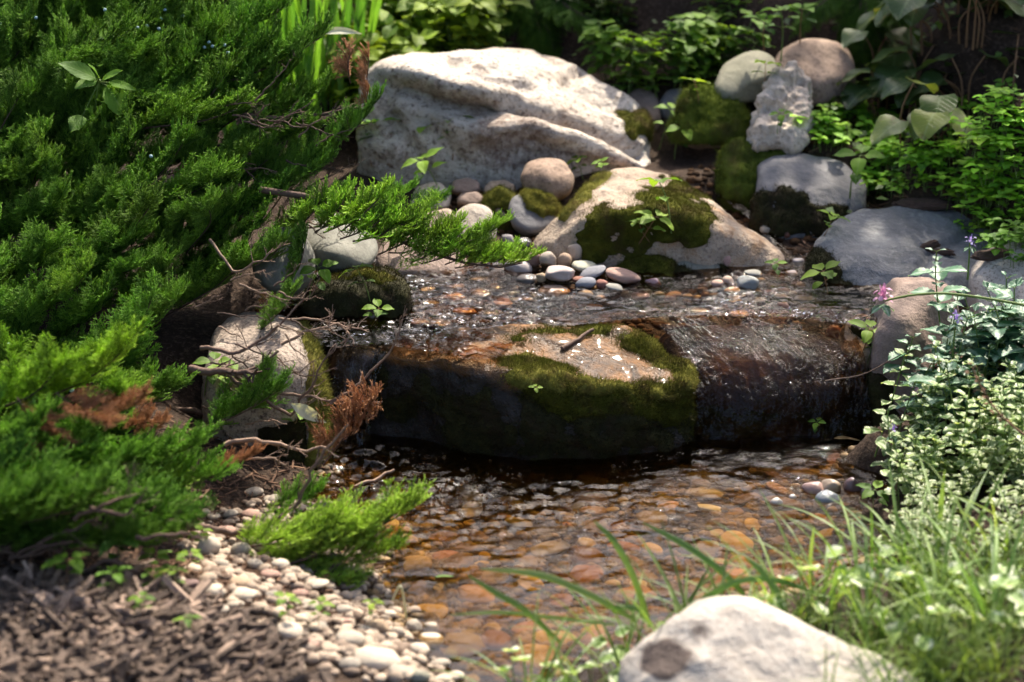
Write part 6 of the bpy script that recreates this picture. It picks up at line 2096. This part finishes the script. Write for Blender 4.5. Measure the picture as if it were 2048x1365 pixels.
# ------------------------------------------------------------------ shade trees and background bushes
def tree(name, label, base, height, crown_c, crown_r, nleaf, seed, leafs=.07, cat='tree'):
    rg = np.random.default_rng(seed)
    o = thing(name, label, cat, base)
    b = np.array(base, float)
    mbx = MB()
    cc = np.array(crown_c, float) - b
    tube(mbx, curve([(0, 0, -.1), cc * np.array([.1, .1, .45]), cc * np.array([.6, .6, .85]), cc], 14), .07, .02, 10)
    for k in range(9):
        t = rg.uniform(.5, 1)
        p = cc * np.array([.6, .6, .85]) * t
        q = cc + rg.normal(0, .5, 3) * np.array(crown_r)
        tube(mbx, curve([p, (p + q) / 2 + rg.normal(0, .05, 3), q], 8), .02, .004, 6)
    mbx.build('trunk', M['bark'], o)
    n = nleaf
    D = rg.normal(0, 1, (n, 3))
    D /= np.linalg.norm(D, axis=1, keepdims=True)
    R = rg.random(n) ** .45
    C = D * R[:, None] * np.array(crown_r)
    keep = fbm(C * 2.6 + seed, 3, seed) > -.16
    C = C[keep] + cc
    n = len(C)
    d = rg.normal(0, 1, (n, 3)) + np.array([0, 0, -.2])
    d /= np.linalg.norm(d, axis=1, keepdims=True)
    s = np.cross(d, rg.normal(0, 1, (n, 3)))
    s /= np.linalg.norm(s, axis=1, keepdims=True)
    L = leafs * rg.uniform(.7, 1.3, n)[:, None]
    V = np.stack([C, C + d * L * .5 + s * L * .33, C + d * L, C + d * L * .5 - s * L * .33], 1)
    A = np.zeros((n, 4, 3))
    A[:, 0, :2], A[:, 1, :2], A[:, 2, :2], A[:, 3, :2] = (.5, 0), (1, .5), (.5, 1), (0, .5)
    A[:, :, 2] = rg.random(n)[:, None]
    mbx = MB()
    mbx.add(V.reshape(-1, 3), np.arange(4 * n).reshape(-1, 4), A.reshape(-1, 3))
    mbx.build('crown', M['crown'], o)


def along(P, t):
    return np.asarray(P) + t * np.array([math.sin(SUN_AZ) * math.cos(SUN_EL), math.cos(SUN_AZ) * math.cos(SUN_EL), math.sin(SUN_EL)])


c = along((.99, .25, .25), 3.6)
tree('shade_tree', 'leafy tree shading the right bank', (c[0] + .5, c[1] + .5, gnd(c[0] + .5, c[1] + .5)), 4, c, (.60, .62, .45), 2000, 5)
c = along((.42, 1.35, .75), 3.0)
tree('shade_tree', 'leafy tree shading the top of the stream', (c[0] - .3, c[1] + .6, gnd(c[0] - .3, c[1] + .6)), 4, c, (.55, .35, .3), 2200, 6)
for bx, by, h, rx, sd_ in [(-2.6, 6.5, 3.4, 1.5, 21), (-.95, 7.2, 3.6, 1.05, 22), (1.75, 7.0, 3.6, 1.15, 23), (3.6, 6.2, 3.4, 1.5, 24)]:
    zb = gnd(bx, by)
    tree('background_tree', None, (bx, by, zb), h, (bx, by, zb + 1.5), (rx, .9, 1.7), 2600, sd_, leafs=.16)
    reg(COL.objects[[o.name for o in COL.objects if o.name.startswith('background_tree')][-1]], 'bushy tree on the slope behind the garden', (bx, by, zb), 'tree', 'trees on the slope behind')
tree('shade_tree', 'unseen tree added high over the stream to block sky', (-3.2, -1.2, gnd(-3.2, -1.2)), 5, (0.0, -.9, 5.2), (2.6, 1.5, .9), 3600, 31, leafs=.15)  # unseen crown added overhead to keep sky reflection off the water

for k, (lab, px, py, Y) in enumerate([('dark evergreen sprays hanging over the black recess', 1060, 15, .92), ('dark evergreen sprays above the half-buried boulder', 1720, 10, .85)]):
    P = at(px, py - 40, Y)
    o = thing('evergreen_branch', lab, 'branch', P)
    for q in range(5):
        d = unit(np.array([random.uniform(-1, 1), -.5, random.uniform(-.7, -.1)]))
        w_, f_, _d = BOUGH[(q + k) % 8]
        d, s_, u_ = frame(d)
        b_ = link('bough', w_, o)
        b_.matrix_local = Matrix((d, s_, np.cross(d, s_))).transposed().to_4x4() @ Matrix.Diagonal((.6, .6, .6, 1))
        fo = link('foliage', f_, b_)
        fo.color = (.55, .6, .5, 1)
# low ivy-like cover that carpets the rest of the garden, sparse where the photo shows soil
n = 30000
M['leafcover'] = leaf_mat('creeping_leaf', (.035, .08, .018), (.14, .24, .045), trans=.35, scale=6)
X, Y = RNG.uniform(-3.2, 3.2, n), RNG.uniform(-3.2, 3.4, n)
Z = np.array([gnd(a, b) for a, b in zip(X, Y)])
C = np.stack([X, Y, Z + RNG.uniform(.004, .05, n)], 1)
pp = proj(C)
inside = (pp[:, 0] > -90) & (pp[:, 0] < 2140) & (pp[:, 1] > -60) & (pp[:, 1] < 1440) & (pp[:, 2] > 0)
sparse = inside & (((pp[:, 1] < 110) & (pp[:, 0] > 1000)) | ((pp[:, 0] > 1640) & (pp[:, 1] < 430))) & (RNG.random(n) < .9)
near = (np.abs(X) < .45) & (Y < -1.6) & (Y > -3.6)
clump = fbm(C * 2.2, 3, 19) > -.22
keep = ((~inside) & (~near) & clump) | sparse
C = C[keep]
n = len(C)
d = RNG.normal(0, 1, (n, 3)) * np.array([1, 1, .3])
d /= np.linalg.norm(d, axis=1, keepdims=True)
s = np.cross(d, np.array([0, 0, 1.0]) + RNG.normal(0, .25, (n, 3)))
s /= np.linalg.norm(s, axis=1, keepdims=True)
L = np.where(sparse[keep], .024, .06)[:, None] * RNG.uniform(.6, 1.2, n)[:, None]
V = np.stack([C, C + d * L * .45 + s * L * .36, C + d * L - np.array([0, 0, .2]) * L, C + d * L * .45 - s * L * .36], 1)
A = np.zeros((n, 4, 3))
A[:, 0, :2], A[:, 1, :2], A[:, 2, :2], A[:, 3, :2] = (.5, 0), (1, .45), (.5, 1), (0, .45)
A[:, :, 2] = RNG.random(n)[:, None]
mb = MB()
mb.add(V.reshape(-1, 3), np.arange(4 * n).reshape(-1, 4), A.reshape(-1, 3))
tag(mb.build('ground_cover', M['leafcover']), 'low dark leaf cover on the soil of the slope', 'ground cover', None, 'stuff')
# ------------------------------------------------------------------ camera, light, world
cam = bpy.data.cameras.new('camera')
cam.lens = 85
cam.sensor_width = 36
cam.clip_start = .05
cam.clip_end = 1000
cam.dof.use_dof = True
cam.dof.focus_distance = 4.08
cam.dof.aperture_fstop = 3.2
co = link('camera', cam)
co.location = CAM
co.rotation_euler = (PI / 2 - PITCH, 0, 0)
scene.camera = co

sun = bpy.data.lights.new('sun', 'SUN')
sun.energy = 4.2
sun.angle = math.radians(.53)
sun.color = (1.0, .91, .77)
so = link('sun', sun)
sd = Vector((math.sin(SUN_AZ) * math.cos(SUN_EL), math.cos(SUN_AZ) * math.cos(SUN_EL), math.sin(SUN_EL)))
so.rotation_euler = sd.to_track_quat('Z', 'Y').to_euler()
so.location = (0, 0, 6)

w = bpy.data.worlds.new('World')
scene.world = w
w.use_nodes = True
nt = w.node_tree
nt.nodes.clear()
sky = nt.nodes.new('ShaderNodeTexSky')
sky.sky_type = 'NISHITA'
sky.sun_disc = False
sky.sun_elevation = SUN_EL
sky.sun_rotation = SUN_AZ
sky.dust_density = 4.0
sky.air_density = .8
sky.ozone_density = .6
bg = nt.nodes.new('ShaderNodeBackground')
bg.inputs[1].default_value = .12
wo = nt.nodes.new('ShaderNodeOutputWorld')
nt.links.new(sky.outputs[0], bg.inputs[0])
nt.links.new(bg.outputs[0], wo.inputs[0])

write_labels()
vs = scene.view_settings
vs.view_transform = 'Standard'
vs.look = 'None'
vs.gamma = 1.0
vs.use_curve_mapping = False
vs.exposure = 1.42
scene.cycles.use_denoising = True
scene.cycles.max_bounces = 6
scene.cycles.transparent_max_bounces = 10
scene.cycles.caustics_reflective = False
scene.cycles.caustics_refractive = False
scene.cycles.adaptive_threshold = .03
